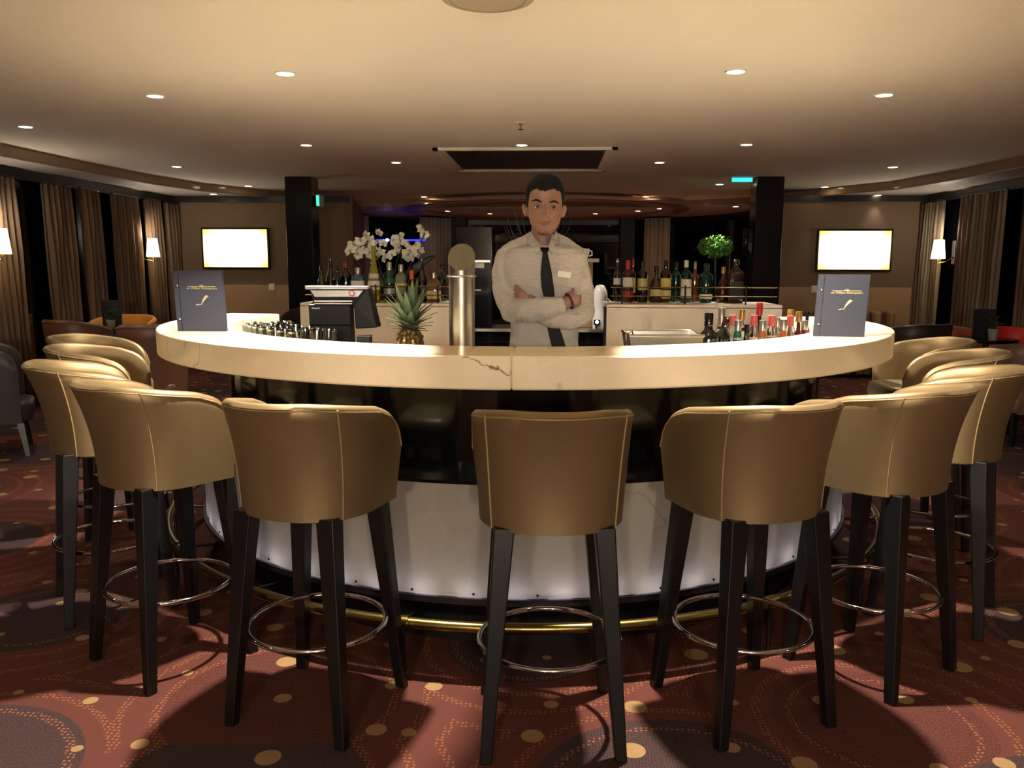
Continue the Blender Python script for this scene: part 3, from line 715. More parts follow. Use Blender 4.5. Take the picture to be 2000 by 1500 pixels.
# ------------------------------------------------------------------ bottles
def bprof(kind, r, h):
    if kind == 'wine': return [(.001, 0), (r*.95, 0), (r, .01), (r, h*.6), (r*.92, h*.66), (r*.45, h*.74), (r*.37, h*.8), (r*.36, h*.97), (r*.42, h*.975), (r*.42, h), (.001, h)]
    if kind == 'burg': return [(.001, 0), (r*.95, 0), (r, .01), (r, h*.45), (r*.85, h*.56), (r*.5, h*.68), (r*.36, h*.8), (r*.34, h), (.001, h)]
    if kind == 'spirit': return [(.001, 0), (r*.93, 0), (r, .01), (r, h*.66), (r*.9, h*.72), (r*.42, h*.79), (r*.36, h*.83), (r*.36, h), (.001, h)]
    if kind == 'cone': return [(.001, 0), (r*.9, 0), (r, .015), (r*.9, h*.35), (r*.55, h*.52), (r*.36, h*.64), (r*.3, h*.78), (r*.28, h), (.001, h)]
    if kind == 'small': return [(.001, 0), (r*.93, 0), (r, .008), (r, h*.62), (r*.8, h*.75), (r*.62, h*.82), (r*.62, h), (.001, h)]
    if kind == 'wide': return [(.001, 0), (r*.9, 0), (r, .02), (r*.96, h*.4), (r*.7, h*.58), (r*.3, h*.68), (r*.26, h*.8), (r*.3, h), (.001, h)]
BG = 'bottles'
def bottle(px, top, wpx, d, z0, kind, glass, cap, lab, labels=(), sq=0, capf=.82, grp=None, tilt=0, capk=None, roll=0):
    p = at_d(px, top, d); h = p.z-z0; r = wpx/2*d/F
    t = thing('bottle', lab, 'bottle', (p.x, p.y, z0), YAW, grp)
    pr = bprof(kind, r, h)
    MB().lathe(pr, n=20, sq=sq).build('glass_body', glass, t, smooth=45)
    if cap:
        k = {'wine': .40, 'burg': .38, 'spirit': .42, 'cone': .32, 'small': .70, 'wide': .36}[kind] if capk is None else capk
        MB().lathe([(.001, h*capf), (r*k, h*capf), (r*k, h*.995), (r*k*.9, h*1.006), (.001, h*1.008)], n=16).build('cap', cap, t, smooth=40)
    for (f0, f1, mt) in labels:
        rings = []
        rad = lambda z: next((pr[i][0]+(pr[i+1][0]-pr[i][0])*(z-pr[i][1])/max(pr[i+1][1]-pr[i][1], 1e-6) for i in range(1, len(pr)-1) if pr[i][1] <= z <= pr[i+1][1]), r)
        for i in range(13):
            a = -PI/2+R(-72+12*i); row = []
            for f in (f0, (f0+f1)/2, f1):
                q = rad(h*f)*1.0+.0009
                if sq: q = (rad(h*f))/max(abs(math.cos(a))**sq+abs(math.sin(a))**sq, 1e-6)**(1/sq)+.001
                row.append(Vector((q*math.cos(a), q*math.sin(a), h*f)))
            rings.append(row)
        MB().loft(rings, closed=False, cap=False).build('label', mt, t, smooth=60)
    if tilt: t.rotation_euler = (0, R(tilt), YAW)
    return t
GD = M('dark_bottle_glass', (16, 17, 13), .06, spec=.8); GG = M('green_bottle_glass', (18, 62, 44), .05, spec=.8, Transmission_Weight=.35); GB = M('brown_bottle_glass', (48, 22, 10), .06, spec=.8, Transmission_Weight=.25)
GBl = M('blue_bottle_glass', (78, 118, 138), .05, spec=.8, Transmission_Weight=.4); GY = M('yellow_liqueur', (158, 152, 30), .05, spec=.8, Transmission_Weight=.4); GC = GL('clear_bottle', (226, 230, 222), .03)
GR = M('red_brown_glass', (70, 20, 16), .06, spec=.8, Transmission_Weight=.2); GA = M('amber_glass', (120, 66, 22), .06, spec=.8, Transmission_Weight=.3)
LW = M('label_white', (206, 200, 184), .7, scale=120, var=.15); LCm = M('label_cream', (196, 176, 122), .7, scale=120, var=.15); LR = M('label_red', (150, 34, 30), .6); LBk = M('label_black', (22, 22, 22), .6, scale=160, var=.6); LY = M('label_yellow', (206, 186, 96), .7)
LGy = M('label_silver', (150, 154, 152), .4, .3, scale=120, var=.2); LBr = M('label_tan', (120, 92, 62), .7, scale=120, var=.3); LP = M('label_pink', (208, 168, 156), .7, scale=120, var=.2)
CR = M('cap_red', (158, 28, 30), .4); CS_ = M('cap_silver', (178, 174, 164), .3, .8); CGd = M('cap_gold', (176, 142, 74), .35, .7); CWh = M('cap_white', (210, 208, 200), .5); CO = M('cap_orange', (206, 82, 34), .5); CPk = M('cap_pink', (206, 92, 92), .5)
BZ = 1.2; D0 = 6.66
LG_ = 'bottles on the back counter by the orchid'
for px, top, wpx, kind, gl, cap, labels, lab, kw in (
 (627, 520, 17, 'burg', GD, GD, (), 'dark wine bottle, first beside the pillar, behind the register', {}),
 (645, 506, 20, 'burg', GD, None, (), 'tall dark green wine bottle with slim neck behind the register', dict(front=.11)),
 (658, 520, 16, 'wine', GD, GD, (), 'short dark wine bottle with a pale neck band behind the register', {}),
 (675, 509, 20, 'wine', GD, CR, (), 'dark wine bottle with a dull red capsule behind the register', dict(front=.09)),
 (699, 523, 26, 'spirit', GBl, CS_, ((.12, .62, LW),), 'pale blue gin bottle with a white crest label above the register', dict(sq=5)),
 (729, 469, 27, 'cone', GY, CWh, ((.20, .46, LW),), 'very tall slender yellow liqueur bottle with white cap and label', dict(capf=.91, capk=.34)),
 (760, 512, 23, 'spirit', GG, CS_, ((.2, .34, LGy), (.46, .60, M('label_green', (28, 72, 52), .6))), 'green gin bottle with silver label and grey cap', dict(capf=.80)),
 (783, 517, 22, 'spirit', M('pale_bottle', (150, 154, 120), .08, Transmission_Weight=.4), CS_, ((.40, .5, LY),), 'pale clear bottle right of the green gin bottle', dict(sq=5, front=.01)),
 (803, 519, 18, 'wine', GB, GB, (), 'dark brown bottle behind the pineapple leaves', {}),
 (804, 528, 15, 'wine', GB, CO, ((.2, .5, LBr),), 'bottle with a bright orange cap behind the pineapple', dict(front=-.1, capk=.55, capf=.7)),
 (824, 506, 21, 'burg', GD, None, ((.2, .5, LBk),), 'tall near black bottle right of the orange capped one', {}),
 (847, 533, 28, 'spirit', GA, CS_, ((.12, .4, LCm), (.45, .62, LBr)), 'square amber bottle with two cream labels beside the beer tap', dict(sq=6, front=-.05)),
 (863, 517, 20, 'wine', GD, GD, ((.15, .5, LBk),), 'dark bottle nearest the beer tap on the back counter', dict(front=.12))):
    f_ = kw.pop('front', 0)
    bottle(px, top, wpx, D0+.12+f_+(.1 if 'wine bottle' in lab else 0), BZ, kind, gl, cap, lab, labels, grp=LG_, **kw)
RG_ = 'bottles on the back counter by the telephone'
for px, top, wpx, kind, gl, cap, labels, lab, kw in (
 (1206, 506, 14, 'wine', GD, CWh, ((.4, .55, LW),), 'slim dark bottle with a white cap, nearest the bartender', dict(capf=.93, back=.16)),
 (1227, 509, 21, 'spirit', GR, CR, ((.36, .60, LW), (.12, .26, LR)), 'dark bottle with red capsule, white shield label and red lower label', dict(capf=.78)),
 (1237, 504, 11, 'wine', GR, CR, ((.2, .55, LY),), 'slim bottle with red capsule and yellow label', dict(back=.17)),
 (1256, 510, 20, 'spirit', GD, GD, ((.3, .58, LCm),), 'dark bottle with a broad cream label before the pale curtain', dict(back=.04)),
 (1283, 519, 27, 'wide', GB, GB, ((.16, .36, LCm),), 'brown bulbous bottle with long neck and diamond label', dict(back=.02)),
 (1301, 509, 21, 'spirit', GB, GD, ((.10, .30, LCm), (.34, .58, LY)), 'brown whisky bottle with an oval cream label and a wide lower label', {}),
 (1321, 512, 17, 'spirit', GG, GD, (), 'dark green bottle standing behind the oval label whisky', dict(back=.15)),
 (1341, 509, 21, 'spirit', GG, CWh, ((.12, .56, LW),), 'green whisky bottle with white cap and tall white label', dict(capf=.84)),
 (1358, 511, 14, 'wine', GA, CGd, (), 'slim amber bottle between the two green ones', dict(back=.1)),
 (1380, 515, 26, 'spirit', GG, GG, ((.10, .22, LW),), 'wide dark green bottle with a low white label', {}),
 (1413, 522, 22, 'wide', GR, CGd, (), 'reddish round decanter beside the square whiskey bottle', dict(back=.08)),
 (1438, 507, 29, 'spirit', GB, GD, ((.10, .50, LBk),), 'square whiskey bottle with black label beside the telephone cord', dict(sq=6, capf=.88))):
    bk = kw.pop('back', 0)
    bottle(px, top, wpx, D0+.12+bk, BZ, kind, gl, cap, lab, labels, grp=RG_, **kw)
WZ = .971
SG_ = 'bottles on the worktop'
for px, top, wpx, kind, d, gl, cap, labels, lab, kw in (
 (1385, 612, 39, 'wine', 4.0, GD, GD, (), 'plain black wine bottle, foremost on the worktop', dict(capk=.44, capf=.8)),
 (1410, 602, 20, 'wine', 4.35, GC, CS_, ((.55, .72, LW),), 'clear bottle with silver capsule behind the black wine bottle', dict(capk=.7, capf=.72)),
 (1431, 616, 20, 'small', 4.2, GC, CPk, ((.2, .6, LW),), 'clear bottle with red and white cap behind the green syrup', {}),
 (1442, 626, 19, 'small', 3.95, M('green_syrup', (40, 110, 84), .1, Transmission_Weight=.3), CS_, ((.66, .7, LGy),), 'small bottle of green syrup with silver cap', {}),
 (1450, 605, 18, 'wine', 4.4, GC, CGd, ((.5, .7, LW),), 'clear bottle with a gold top behind the syrup bottles', dict(capk=.62)),
 (1459, 634, 13, 'small', 4.1, GD, MAT['blackm'], (), 'tiny black topped bottle between two syrups', {}),
 (1473, 616, 20, 'small', 4.15, GC, CPk, ((.3, .62, LW),), 'clear bottle with red and white cap beside the tall red one', {}),
 (1484, 592, 20, 'wine', 4.45, GD, CR, (), 'tall bottle with a bright red capsule above the small bottles', dict(capk=.62, capf=.80)),
 (1490, 626, 19, 'small', 3.95, M('orange_syrup', (190, 104, 62), .1, Transmission_Weight=.3), CS_, ((.66, .7, LGy),), 'small bottle of orange syrup below the tall red capsule', {}),
 (1508, 617, 21, 'small', 4.12, GC, CPk, ((.3, .66, LP),), 'clear bottle with pink cap and pink label', {}),
 (1519, 621, 15, 'small', 4.3, GC, CS_, (), 'clear bottle with a grey cap behind the pink label', {}),
 (1531, 625, 19, 'small', 3.98, MC['orange_syrup'], CS_, ((.66, .7, LGy),), 'small bottle of orange syrup nearer the blue menu', {}),
 (1544, 617, 20, 'small', 4.15, GC, CPk, ((.3, .64, LP),), 'clear bottle with pink cap in front of the gold capsule', {}),
 (1545, 605, 19, 'wine', 4.5, GA, CGd, (), 'amber bottle with a broad gold capsule', dict(capk=.7, capf=.80)),
 (1561, 609, 26, 'wide', 4.33, GR, CGd, (), 'round brandy bottle with gold and red top', dict(capk=.5)),
 (1572, 626, 19, 'small', 4.2, M('red_syrup', (130, 50, 40), .1, Transmission_Weight=.3), CS_, ((.66, .7, LGy),), 'small bottle of dark red syrup beside the blue menu', {}),
 (1577, 609, 13, 'wine', 4.42, GD, GD, (), 'black bottle half hidden by the blue menu', dict(capk=.5))):
    bottle(px, top, wpx, d, WZ, kind, gl, cap, lab, labels, grp=SG_, **kw)
b = bottle(1415, 622, 36, 4.12, WZ, 'wine', GD, GR, 'dark wine bottle leaning to the side with a dull red capsule', (), grp=SG_, tilt=14)
b.location.x -= .05; b.location.z += .012

# ------------------------------------------------------------------ glasses, register, pineapple, tap, ice bin
tray = thing('glass_tray', 'long grey curved mat under the rows of drinking glasses', 'tray')
MB().sector(1.265, 1.545, WZ, WZ+.10, -72, -37, 24).build('tray_base', M('tray_grey', (58, 56, 52), .5), tray, smooth=40)
MB().sector(1.535, 1.545, WZ+.10, WZ+.112, -72, -37, 24).build('tray_lip', MAT['steel'], tray, smooth=40)
g = G('drinking_glass'); fz = g.n('ShaderNodeLayerWeight', {0: .42}, out=0)
mx = g.n('ShaderNodeMixShader', {0: g.math('ADD', .03, g.math('MULTIPLY', fz, .6), True), 1: g.n('ShaderNodeBsdfTransparent', {0: (.95, .97, .95)}), 2: g.n('ShaderNodeBsdfGlossy', {0: (.9, .92, .9), 1: .03})}); g.set(g.out.inputs[0], mx); gm = g.m
gt = thing('tumbler', 'x', 'glass')
MB().lathe([(.001, 0), (.027, 0), (.030, .004), (.037, .11), (.0385, .135), (.0368, .135), (.035, .11), (.0275, .012), (.001, .010)], n=24).build('bowl', gm, gt, smooth=40)
GGp = 'drinking glasses on the tray'
k = 0
for row, rr in enumerate((1.49, 1.405, 1.32)):
    for i in range(9):
        a = -70+3.75*i+(1.2 if row % 2 else 0)
        o = gt if k == 0 else copy_tree(gt); k += 1
        o.location = pol(rr, a, WZ+.101); o.rotation_euler.z = random.random()*6
        tag(o, '%s clear tumbler, counted from the blue menu, in the %s row of glasses' % (('first', 'second', 'third', 'fourth', 'fifth', 'sixth', 'seventh', 'eighth', 'last')[i], ('front', 'middle', 'rear')[row]), 'glass', GGp)
# register
def reg():
    d = 4.25; c = at_d(655, 640, d)
    t = thing('cash_register', 'black touchscreen cash register with silver bar, seen from behind', 'register', (c.x, c.y, WZ), YAW)
    k = d/F; X = lambda px: (px-655)*k; Z = lambda py: HC+(517-py)*k-WZ
    MB().box((0.0, .02, .012), (.28, .2, .024)).build('base', MAT['blackm'], t, bevel=.004)
    bd = MB(); rings = [[Vector((X(611), -.05, .02)), Vector((X(690), -.05, .02)), Vector((X(690), .07, .02)), Vector((X(611), .07, .02))], [Vector((X(609), -.06, Z(594))), Vector((X(689), -.06, Z(594))), Vector((X(689), .04, Z(590))), Vector((X(609), .04, Z(590)))]]
    b_ = bd.loft(rings).build('body', MAT['blackm'], t, bevel=.006)
    MB().box(((X(611)+X(690))/2, -.058, Z(633)), (X(690)-X(611), .012, .006)).build('groove', MAT['black'], b_)
    for py in (587.5, 592): MB().box(((X(620)+X(692))/2, -.045, Z(py)), (X(692)-X(620), .02, .005)).build('paper_edge', MAT['white'], b_)
    # screen housing: thick slab leaning back, display side away from the camera
    sr = MB(); y0, y1 = .00, .09
    pts = [(X(600), Z(562)), (X(718), Z(562)), (X(735), Z(640)), (X(692), Z(643)), (X(690), Z(600)), (X(614), Z(598))]
    sr.loft([[Vector((x, y0+(.05 if z > Z(600) else .03), z)) for x, z in pts], [Vector((x+.006, y1+.04, z)) for x, z in pts]])
    s_ = sr.build('screen_housing', MAT['blackm'], t, bevel=.006)
    MB().box((X(659), .035, Z(562)), (X(721)-X(597), .06, .017)).build('top_bar', M('register_silver', (190, 190, 188), .3, .5), s_, bevel=.007)
    tp = MB(); f = [(X(605), Z(567)), (X(709), Z(567)), (X(698), Z(581)), (X(613), Z(581))]
    tp.loft([[Vector((x, .038, z)) for x, z in f], [Vector((x, .052, z)) for x, z in f]]); tp.build('silver_panel', MC['register_silver'], s_, bevel=.003)
    c2 = MB().lathe([(.001, 0), (.0155, 0), (.0165, .003), (.001, .004)], n=24).build('round_sticker', M('sticker_red', (196, 70, 80), .4), s_)
    c2.location = (X(686), .036, Z(573)); c2.rotation_euler = (PI/2, 0, 0)
    c3 = MB().lathe([(.001, 0), (.011, 0), (.001, .001)], n=24).build('sticker_centre', M('sticker_white', (226, 206, 204), .4), s_); c3.location = (X(686), .0315, Z(573)); c3.rotation_euler = (PI/2, 0, 0)
    text('Panasonic', .0105, 'maker_lettering', EM('lettering_white', (220, 220, 220), .25), b_, Matrix.Translation((X(624), -.0635, Z(600.5))) @ Matrix.Rotation(PI/2, 4, 'X'))
reg()
# beer tap column, cut at forty-five degrees
def tap():
    d = 3.42; c = at_d(902, 600, d); r = 25*d/F
    t = thing('beer_tap', 'stainless beer tap column with a slanted round top', 'beer tap', (c.x, c.y, WZ), YAW); zt = at_d(902, 476, d).z-WZ; n = 40
    lo = [Vector((r*math.cos(2*PI*i/n), r*math.sin(2*PI*i/n), 0)) for i in range(n)]
    mid = [v+Vector((0, 0, at_d(902, 545, d).z-WZ)) for v in lo]
    hi = [Vector((v.x*1.04, v.y*1.04, zt-r+v.y*1.04)) for v in lo]
    MB().loft([lo, mid, hi], cap=False).build('column', MAT['steel'], t, smooth=50)
    MB().add(hi, [tuple(range(n))]).build('sloped_face', M('tap_plate', (120, 112, 88), .55, .3), t)
    zc = at_d(902, 539, d).z-WZ
    MB().tube([(r*1.06*math.cos(2*PI*i/n), r*1.06*math.sin(2*PI*i/n), zc) for i in range(n)], .005, 8, closed=True).build('collar', MAT['chrome'], t, smooth=50)
    MB().lathe([(.001, 0), (r*1.5, 0), (r*1.5, .008), (r, .014), (.001, .014)], n=32).build('base', MAT['steel'], t, smooth=40)
tap()
# pineapple
def pine():
    d = 3.40; c = at_d(801, 660, d)
    t = thing('pineapple', 'whole pineapple with a spiky green crown behind the counter', 'pineapple', (c.x, c.y, WZ))
    zb = at_d(801, 640, d).z-WZ; H = zb; rings = []
    g = G('pineapple_skin'); v = g.obj(); e = g.vor(v, 55, .25, 0); g.P(Base_Color=g.mix(g.ramp(e, .15, .6), (.30, .17, .045), (.06, .035, .012)), Roughness=.6); g.bump(g.math('SUBTRACT', 1, e), 1, .01)
    MB().lathe([(.001, 0), (.035, 0), (.055, .03), (.06, H*.5), (.054, H*.8), (.04, H*.96), (.02, H), (.001, H)], n=28).build('fruit', g.m, t, smooth=60)
    em = MB().ell((0, 0, 0), .009, .006, .009, 8, 5).mesh('eye', M('pineapple_eye', (104, 84, 44), .85, spec=.2), 60)
    for i in range(84):
        z = H*(.12+.82*(i/84)); a = i*2.39996; rr = .057*math.sqrt(max(.05, 1-((z/H-.5)*1.35)**2))
        o = bpy.data.objects.new('eye', em); col.objects.link(o); o.parent = t; o.location = (rr*math.cos(a), rr*math.sin(a), z); o.rotation_euler.z = a-PI/2
    g = G('pineapple_leaf'); nz = g.noise(g.obj(), 30); g.P(Base_Color=g.mix(nz, (.035, .065, .028), (.095, .135, .065)), Roughness=.55)
    for i in range(46):
        u = i/46; a = i*2.39996; L = .05+.115*u; elev = R(8+72*u**1.1)
        out = Vector((math.cos(a), math.sin(a), 0)); sd = Vector((-math.sin(a), math.cos(a), 0))
        base = Vector((0, 0, zb-.012+.055*u))+out*(.026-.016*u); rows = []
        for j in range(6):
            f = j/5; e2 = elev-(.55-.2*u)*f+.2*f*f
            p = base+out*(L*f*math.cos(e2))+Vector((0, 0, L*f*math.sin(e2)+.01*f))
            wd = (.0150+.005*u)*(1-f)**.65+.0006; nn = out.cross(sd)
            rows.append([p-sd*wd, p-out*.0035*(1-f)-Vector((0, 0, .002)), p+sd*wd])
        MB().loft(rows, closed=False, cap=False).build('leaf', g.m, t, smooth=70)
pine()
# ice bin, tray handle and small bar tools
def binn():
    d = 3.62; a, b = at_d(1240, 655, d), at_d(1340, 655, d); z = a.z-WZ; W = b.x-a.x+.1
    t = thing('ice_bin', 'open stainless steel ice bin with rolled rim behind the counter', 'bin', ((a.x+b.x)/2+.02, (a.y+b.y)/2+.12, WZ), YAW)
    m = MB(); D = .26
    o_ = [(-W/2, -D/2), (W/2, -D/2), (W/2, D/2), (-W/2, D/2)]; k = .82
    rings = [[Vector((x*k, y*k, .002)) for x, y in o_], [Vector((x, y, z)) for x, y in o_], [Vector((x*.97, y*.95, z)) for x, y in o_], [Vector((x*k*.96, y*k*.94, .01)) for x, y in o_]]
    m.loft(rings).build('body', MAT['steel'], t)
    MB().tube([(x, y, z) for x, y in o_], .006, 8, closed=True).build('rim', MAT['chrome'], t, smooth=40)
    MB().tube([(-W/2-.002, -.06, z-.06), (-W/2-.004, -.06, z), (-W/2+.02, -.06, z+.014), (-W/2+.03, -.06, z-.02)], .004, 8).build('clip', MAT['chrome'], t, smooth=40)
binn()
p = at_d(651, 655, 3.55)
t = thing('bar_tool', 'small black rounded tool handle standing among the glasses', 'bar tool', (p.x, p.y, WZ), YAW)
zz = at_d(651, 646, 3.55).z-WZ
MB().loft([[Vector((x, y, z)) for x, z in ((-.012, 0), (.012, 0), (.014, zz*.8), (.008, zz), (-.006, zz), (-.012, zz*.75))] for y in (-.012, .012)]).build('handle', MAT['blackm'], t, bevel=.003)
MB().box((0, 0, .004), (.05, .05, .008)).build('foot', MAT['steel'], t)
p = at_d(712, 662, 3.7)
t = thing('coaster_box', 'low dark box beside the register foot', 'box', (p.x, p.y, WZ), YAW); zz = p.z-WZ+.01
MB().box((0, 0, zz/2), (.06, .06, zz)).build('box', MAT['blackm'], t, bevel=.004); MB().box((0, 0, zz+.003), (.064, .064, .006)).build('lid', MAT['dark'], t, bevel=.002)

# ------------------------------------------------------------------ blue menus
MB_ = M('menu_blue_cloth', (35, 38, 48), .6, var=.05, scale=200, bump=.15); GO = M('gold_foil', (226, 202, 150), .3, .7, var=.05)
def menu(p0, p1, top, rzd, lean, lab):
    a, b = at_z(*p0, 1.192), at_z(*p1, 1.192); c = (a+b)/2; d = b-a; W = d.length
    dist = (c-CAMP).dot(FWD); H = (p0[1]-top)*dist/F*1.012
    t = thing('menu', lab, 'menu', (c.x, c.y, 1.193), math.atan2(d.y, d.x)); T = .018
    sh = lean*W
    def bx(x0, x1, z0, z1, y0, y1): 
        return MB().loft([[Vector((x0+sh*z0/H, y, z0)), Vector((x1+sh*z0/H, y, z0)), Vector((x1+sh*z1/H, y, z1)), Vector((x0+sh*z1/H, y, z1))] for y in (y0, y1)])
    cv = bx(-W/2, W/2, 0, H, 0, .004).build('front_cover', MB_, t, bevel=.001); bx(-W/2, W/2, 0, H, T, T+.004).build('back_cover', MB_, t, bevel=.001)
    bx(-W/2+.004, W/2-.006, .004, H-.004, .004, T).build('pages', M('paper', (210, 204, 190), .8), t)
    bx(-W/2+W*.105, -W/2+W*.112, .002, H-.002, -.0008, .0).build('hinge_groove', MAT['blackm'], cv)
    for f in (.24, .795):
        z = H*(1-f); r = MB().ell((-W/2+W*.075+sh*z/H, -.002, z), .006, .004, .006, 12, 8).build('rivet', MAT['chrome'], cv, smooth=60)
    X = lambda f, z: -W/2+W*f+sh*z/H
    z = H*(1-.262)
    MB().box((X(.57, z), -.0008, z), (W*.57, .001, H*.011)).build('gold_rule', GO, cv)
    cr = MB(); zc = z+H*.008; n = 5
    for i in range(n):
        x = X(.57, zc)+(i-2)*W*.017; top_ = H*(.030 if i == 2 else .026 if i in (1, 3) else .02)
        cr.loft([[Vector((x-W*.006, y, zc)), Vector((x+W*.006, y, zc)), Vector((x+(i-2)*W*.007, y, zc+top_))] for y in (-.0012, -.0002)])
    cr.build('crown_emblem', GO, cv)
    text('ms William Shakespeare', W*.064, 'gold_lettering', GO, cv, Matrix.Translation((X(.57, z), -.0006, z-H*.03)) @ Matrix.Rotation(PI/2, 4, 'X'))
    zq = H*.42; q = MB(); P = lambda u, v: Vector((X(u, H*(1-v)), 0, H*(1-v)))
    vane = [(.545, .545, .002), (.57, .505, .012), (.60, .47, .020), (.635, .435, .024), (.665, .415, .024), (.69, .42, .014), (.705, .432, .003)]
    l, r = [], []
    for u, v, wd in vane: l.append(P(u-wd*.7, v-wd*.6)); r.append(P(u+wd*.7, v+wd*.6))
    q.loft([[Vector((a_.x, -.0012, a_.z)), Vector((b_.x, -.0012, b_.z)), Vector((b_.x, -.0002, b_.z)), Vector((a_.x, -.0002, a_.z))] for a_, b_ in zip(l, r)])
    q.tube([P(.535, .56)+Vector((0, -.0008, 0)), P(.555, .535)+Vector((0, -.0008, 0)), P(.60, .47)+Vector((0, -.0012, 0))], W*.006, 6)
    q.tube([P(.43, .563)+Vector((0, -.0008, 0)), P(.47, .562)+Vector((0, -.0008, 0)), P(.50, .552)+Vector((0, -.0008, 0)), P(.54, .555)+Vector((0, -.0008, 0))], [W*.007, W*.009, W*.006, W*.004], 6)
    q.build('quill_emblem', GO, cv)
menu((347, 647), (442, 647.5), 531, 0, -.045, 'blue menu book with gold quill standing on the register side of the counter')
menu((1589, 657), (1688, 658.5), 538, 0, .05, 'blue menu book with gold quill standing on the bottle side of the counter')

# ------------------------------------------------------------------ orchids and the lit shrub
def orchid():
    d = 7.0; c = at_d(765, 560, d)
    t = thing('orchid', 'white orchid arrangement in a dark bowl behind the liquor bottles', 'orchid', (c.x, c.y-.02, 1.201))
    MB().lathe([(.001, 0), (.08, 0), (.13, .06), (.12, .1), (.11, .1), (.001, .04)], n=28).build('bowl', MAT['blackm'], t, smooth=40)
    g = G('orchid_petal'); nz = g.noise(g.obj(), 25); g.P(Base_Color=g.mix(nz, (.62, .60, .50), (.80, .78, .68)), Roughness=.6)
    st = M('orchid_stem', (40, 46, 28), .6)
    fm = MB()
    for k, (an, L, wd) in enumerate(((90, .05, .02), (210, .05, .018), (330, .05, .018), (20, .055, .03), (160, .055, .03))):
        a = R(an); u = Vector((math.cos(a), 0, math.sin(a))); s_ = Vector((-math.sin(a), 0, math.cos(a))); rows = []
        for j in range(6):
            f = j/5; w_ = wd*math.sin(PI*min(.98, f*.85+.1)); p = u*(L*f)+Vector((0, -.012*math.sin(PI*f)+.008*f, 0))
            rows.append([p-s_*w_, p+Vector((0, -.006, 0)), p+s_*w_])
        fm.loft(rows, closed=False, cap=False)
    me = fm.mesh('flower', g.m, 70)
    lm = MB().ell((0, -.012, -.008), .012, .016, .014, 8, 6).mesh('lip', M('orchid_lip', (190, 170, 96), .5), 60)
    pos = [(690, 478), (704, 470), (716, 462), (729, 470), (740, 455), (748, 476), (712, 488), (724, 496), (736, 500), (700, 496), (770, 470), (782, 462), (791, 476), (778, 484), (802, 488), (813, 480), (820, 494), (808, 500), (822, 447), (829, 458), (752, 505), (745, 490), (685, 490), (796, 498), (765, 498), (728, 482)]
    for px, py in pos:
        p = at_d(px, py, d+random.uniform(-.08, .1))-Vector((c.x, c.y-.02, 1.2))
        o = bpy.data.objects.new('flower', me); col.objects.link(o); o.parent = t; o.location = p; o.rotation_euler = (random.uniform(-.4, .4), random.uniform(0, 6), random.uniform(-.6, .6)); s_ = random.uniform(.75, 1.1); o.scale = (s_,)*3
        l = bpy.data.objects.new('lip', lm); col.objects.link(l); l.parent = o
    for path in (((760, 582), (742, 520), (722, 470), (690, 480)), ((765, 582), (775, 510), (790, 470), (815, 485)), ((768, 582), (790, 540), (815, 490), (830, 455)), ((758, 582), (735, 540), (712, 500), (690, 495))):
        MB().tube([at_d(a, b, d)-Vector((c.x, c.y-.02, 1.2)) for a, b in path], .005, 6).build('stem', st, t, smooth=60)
    lf = M('orchid_leaf', (24, 32, 22), .4)
    for (x0, y0, x1, y1, wd) in ((770, 575, 850, 500, .05), (755, 575, 690, 540, .05), (765, 580, 800, 530, .06), (760, 580, 725, 520, .05), (772, 580, 760, 520, .05), (775, 580, 830, 550, .05)):
        rows = []
        for j in range(7):
            f = j/6; p = at_d(x0+(x1-x0)*f, y0+(y1-y0)*f-12*math.sin(PI*f), d+.02)-Vector((c.x, c.y-.02, 1.2)); w_ = wd*math.sin(PI*(f*.8+.1))*.7
            u = Vector((x1-x0, 0, y0-y1)).normalized(); s_ = Vector((-u.z, 0, u.x)); rows.append([p-s_*w_, p+Vector((0, .012, 0)), p+s_*w_])
        MB().loft(rows, closed=False, cap=False).build('leaf', lf, t, smooth=70)
orchid()
def shrub():
    d = 11.2; c = at_d(1398, 485, d)
    t = thing('potted_shrub', 'bright green round leafy shrub lit by a spot in the far lounge', 'shrub', (c.x, c.y, 0))
    MB().lathe([(.001, 0), (.16, 0), (.2, .7), (.18, .7), (.15, .62), (.001, .62)], n=28).build('planter', MAT['blackm'], t, smooth=40)
    MB().tube([(0, 0, .6), (.02, .01, 1.0), (-.01, 0, c.z-.05)], .018, 8).build('trunk', MAT['wood'], t, smooth=50)
    m = MB()
    for i in range(900):
        a = random.random()*2*PI; u = random.uniform(-1, 1); r = random.random()**.4
        p = Vector((.24*r*math.sqrt(1-u*u)*math.cos(a), .2*r*math.sqrt(1-u*u)*math.sin(a), c.z+.02+.15*r*u))
        n_ = Vector((random.gauss(0, 1), random.gauss(0, 1), random.gauss(.6, .7))).normalized(); s_ = n_.orthogonal().normalized(); q = n_.cross(s_); L = random.uniform(.02, .035)
        m.add([p-s_*L, p+q*L*.5, p+s_*L, p-q*L*.5], [(0, 1, 2, 3)])
    tag(m.build('foliage', M('shrub_leaf', (92, 140, 54), .4, var=.4, scale=40), t), kind='stuff')
    ld = bpy.data.lights.new('lamp', 'SPOT'); ld.energy = 60; ld.color = (1, .97, .85); ld.spot_size = R(24); ld.spot_blend = .5; ld.shadow_soft_size = .03
    dl = downlight(Vector((c.x, c.y-.1, CEIL)), 0, 'small downlight straight above the green shrub', FARG)
    l = bpy.data.objects.new('lamp', ld); col.objects.link(l); l.parent = dl; l.location = (0, 0, -.02); l.rotation_euler = (R(4), 0, 0)
shrub()

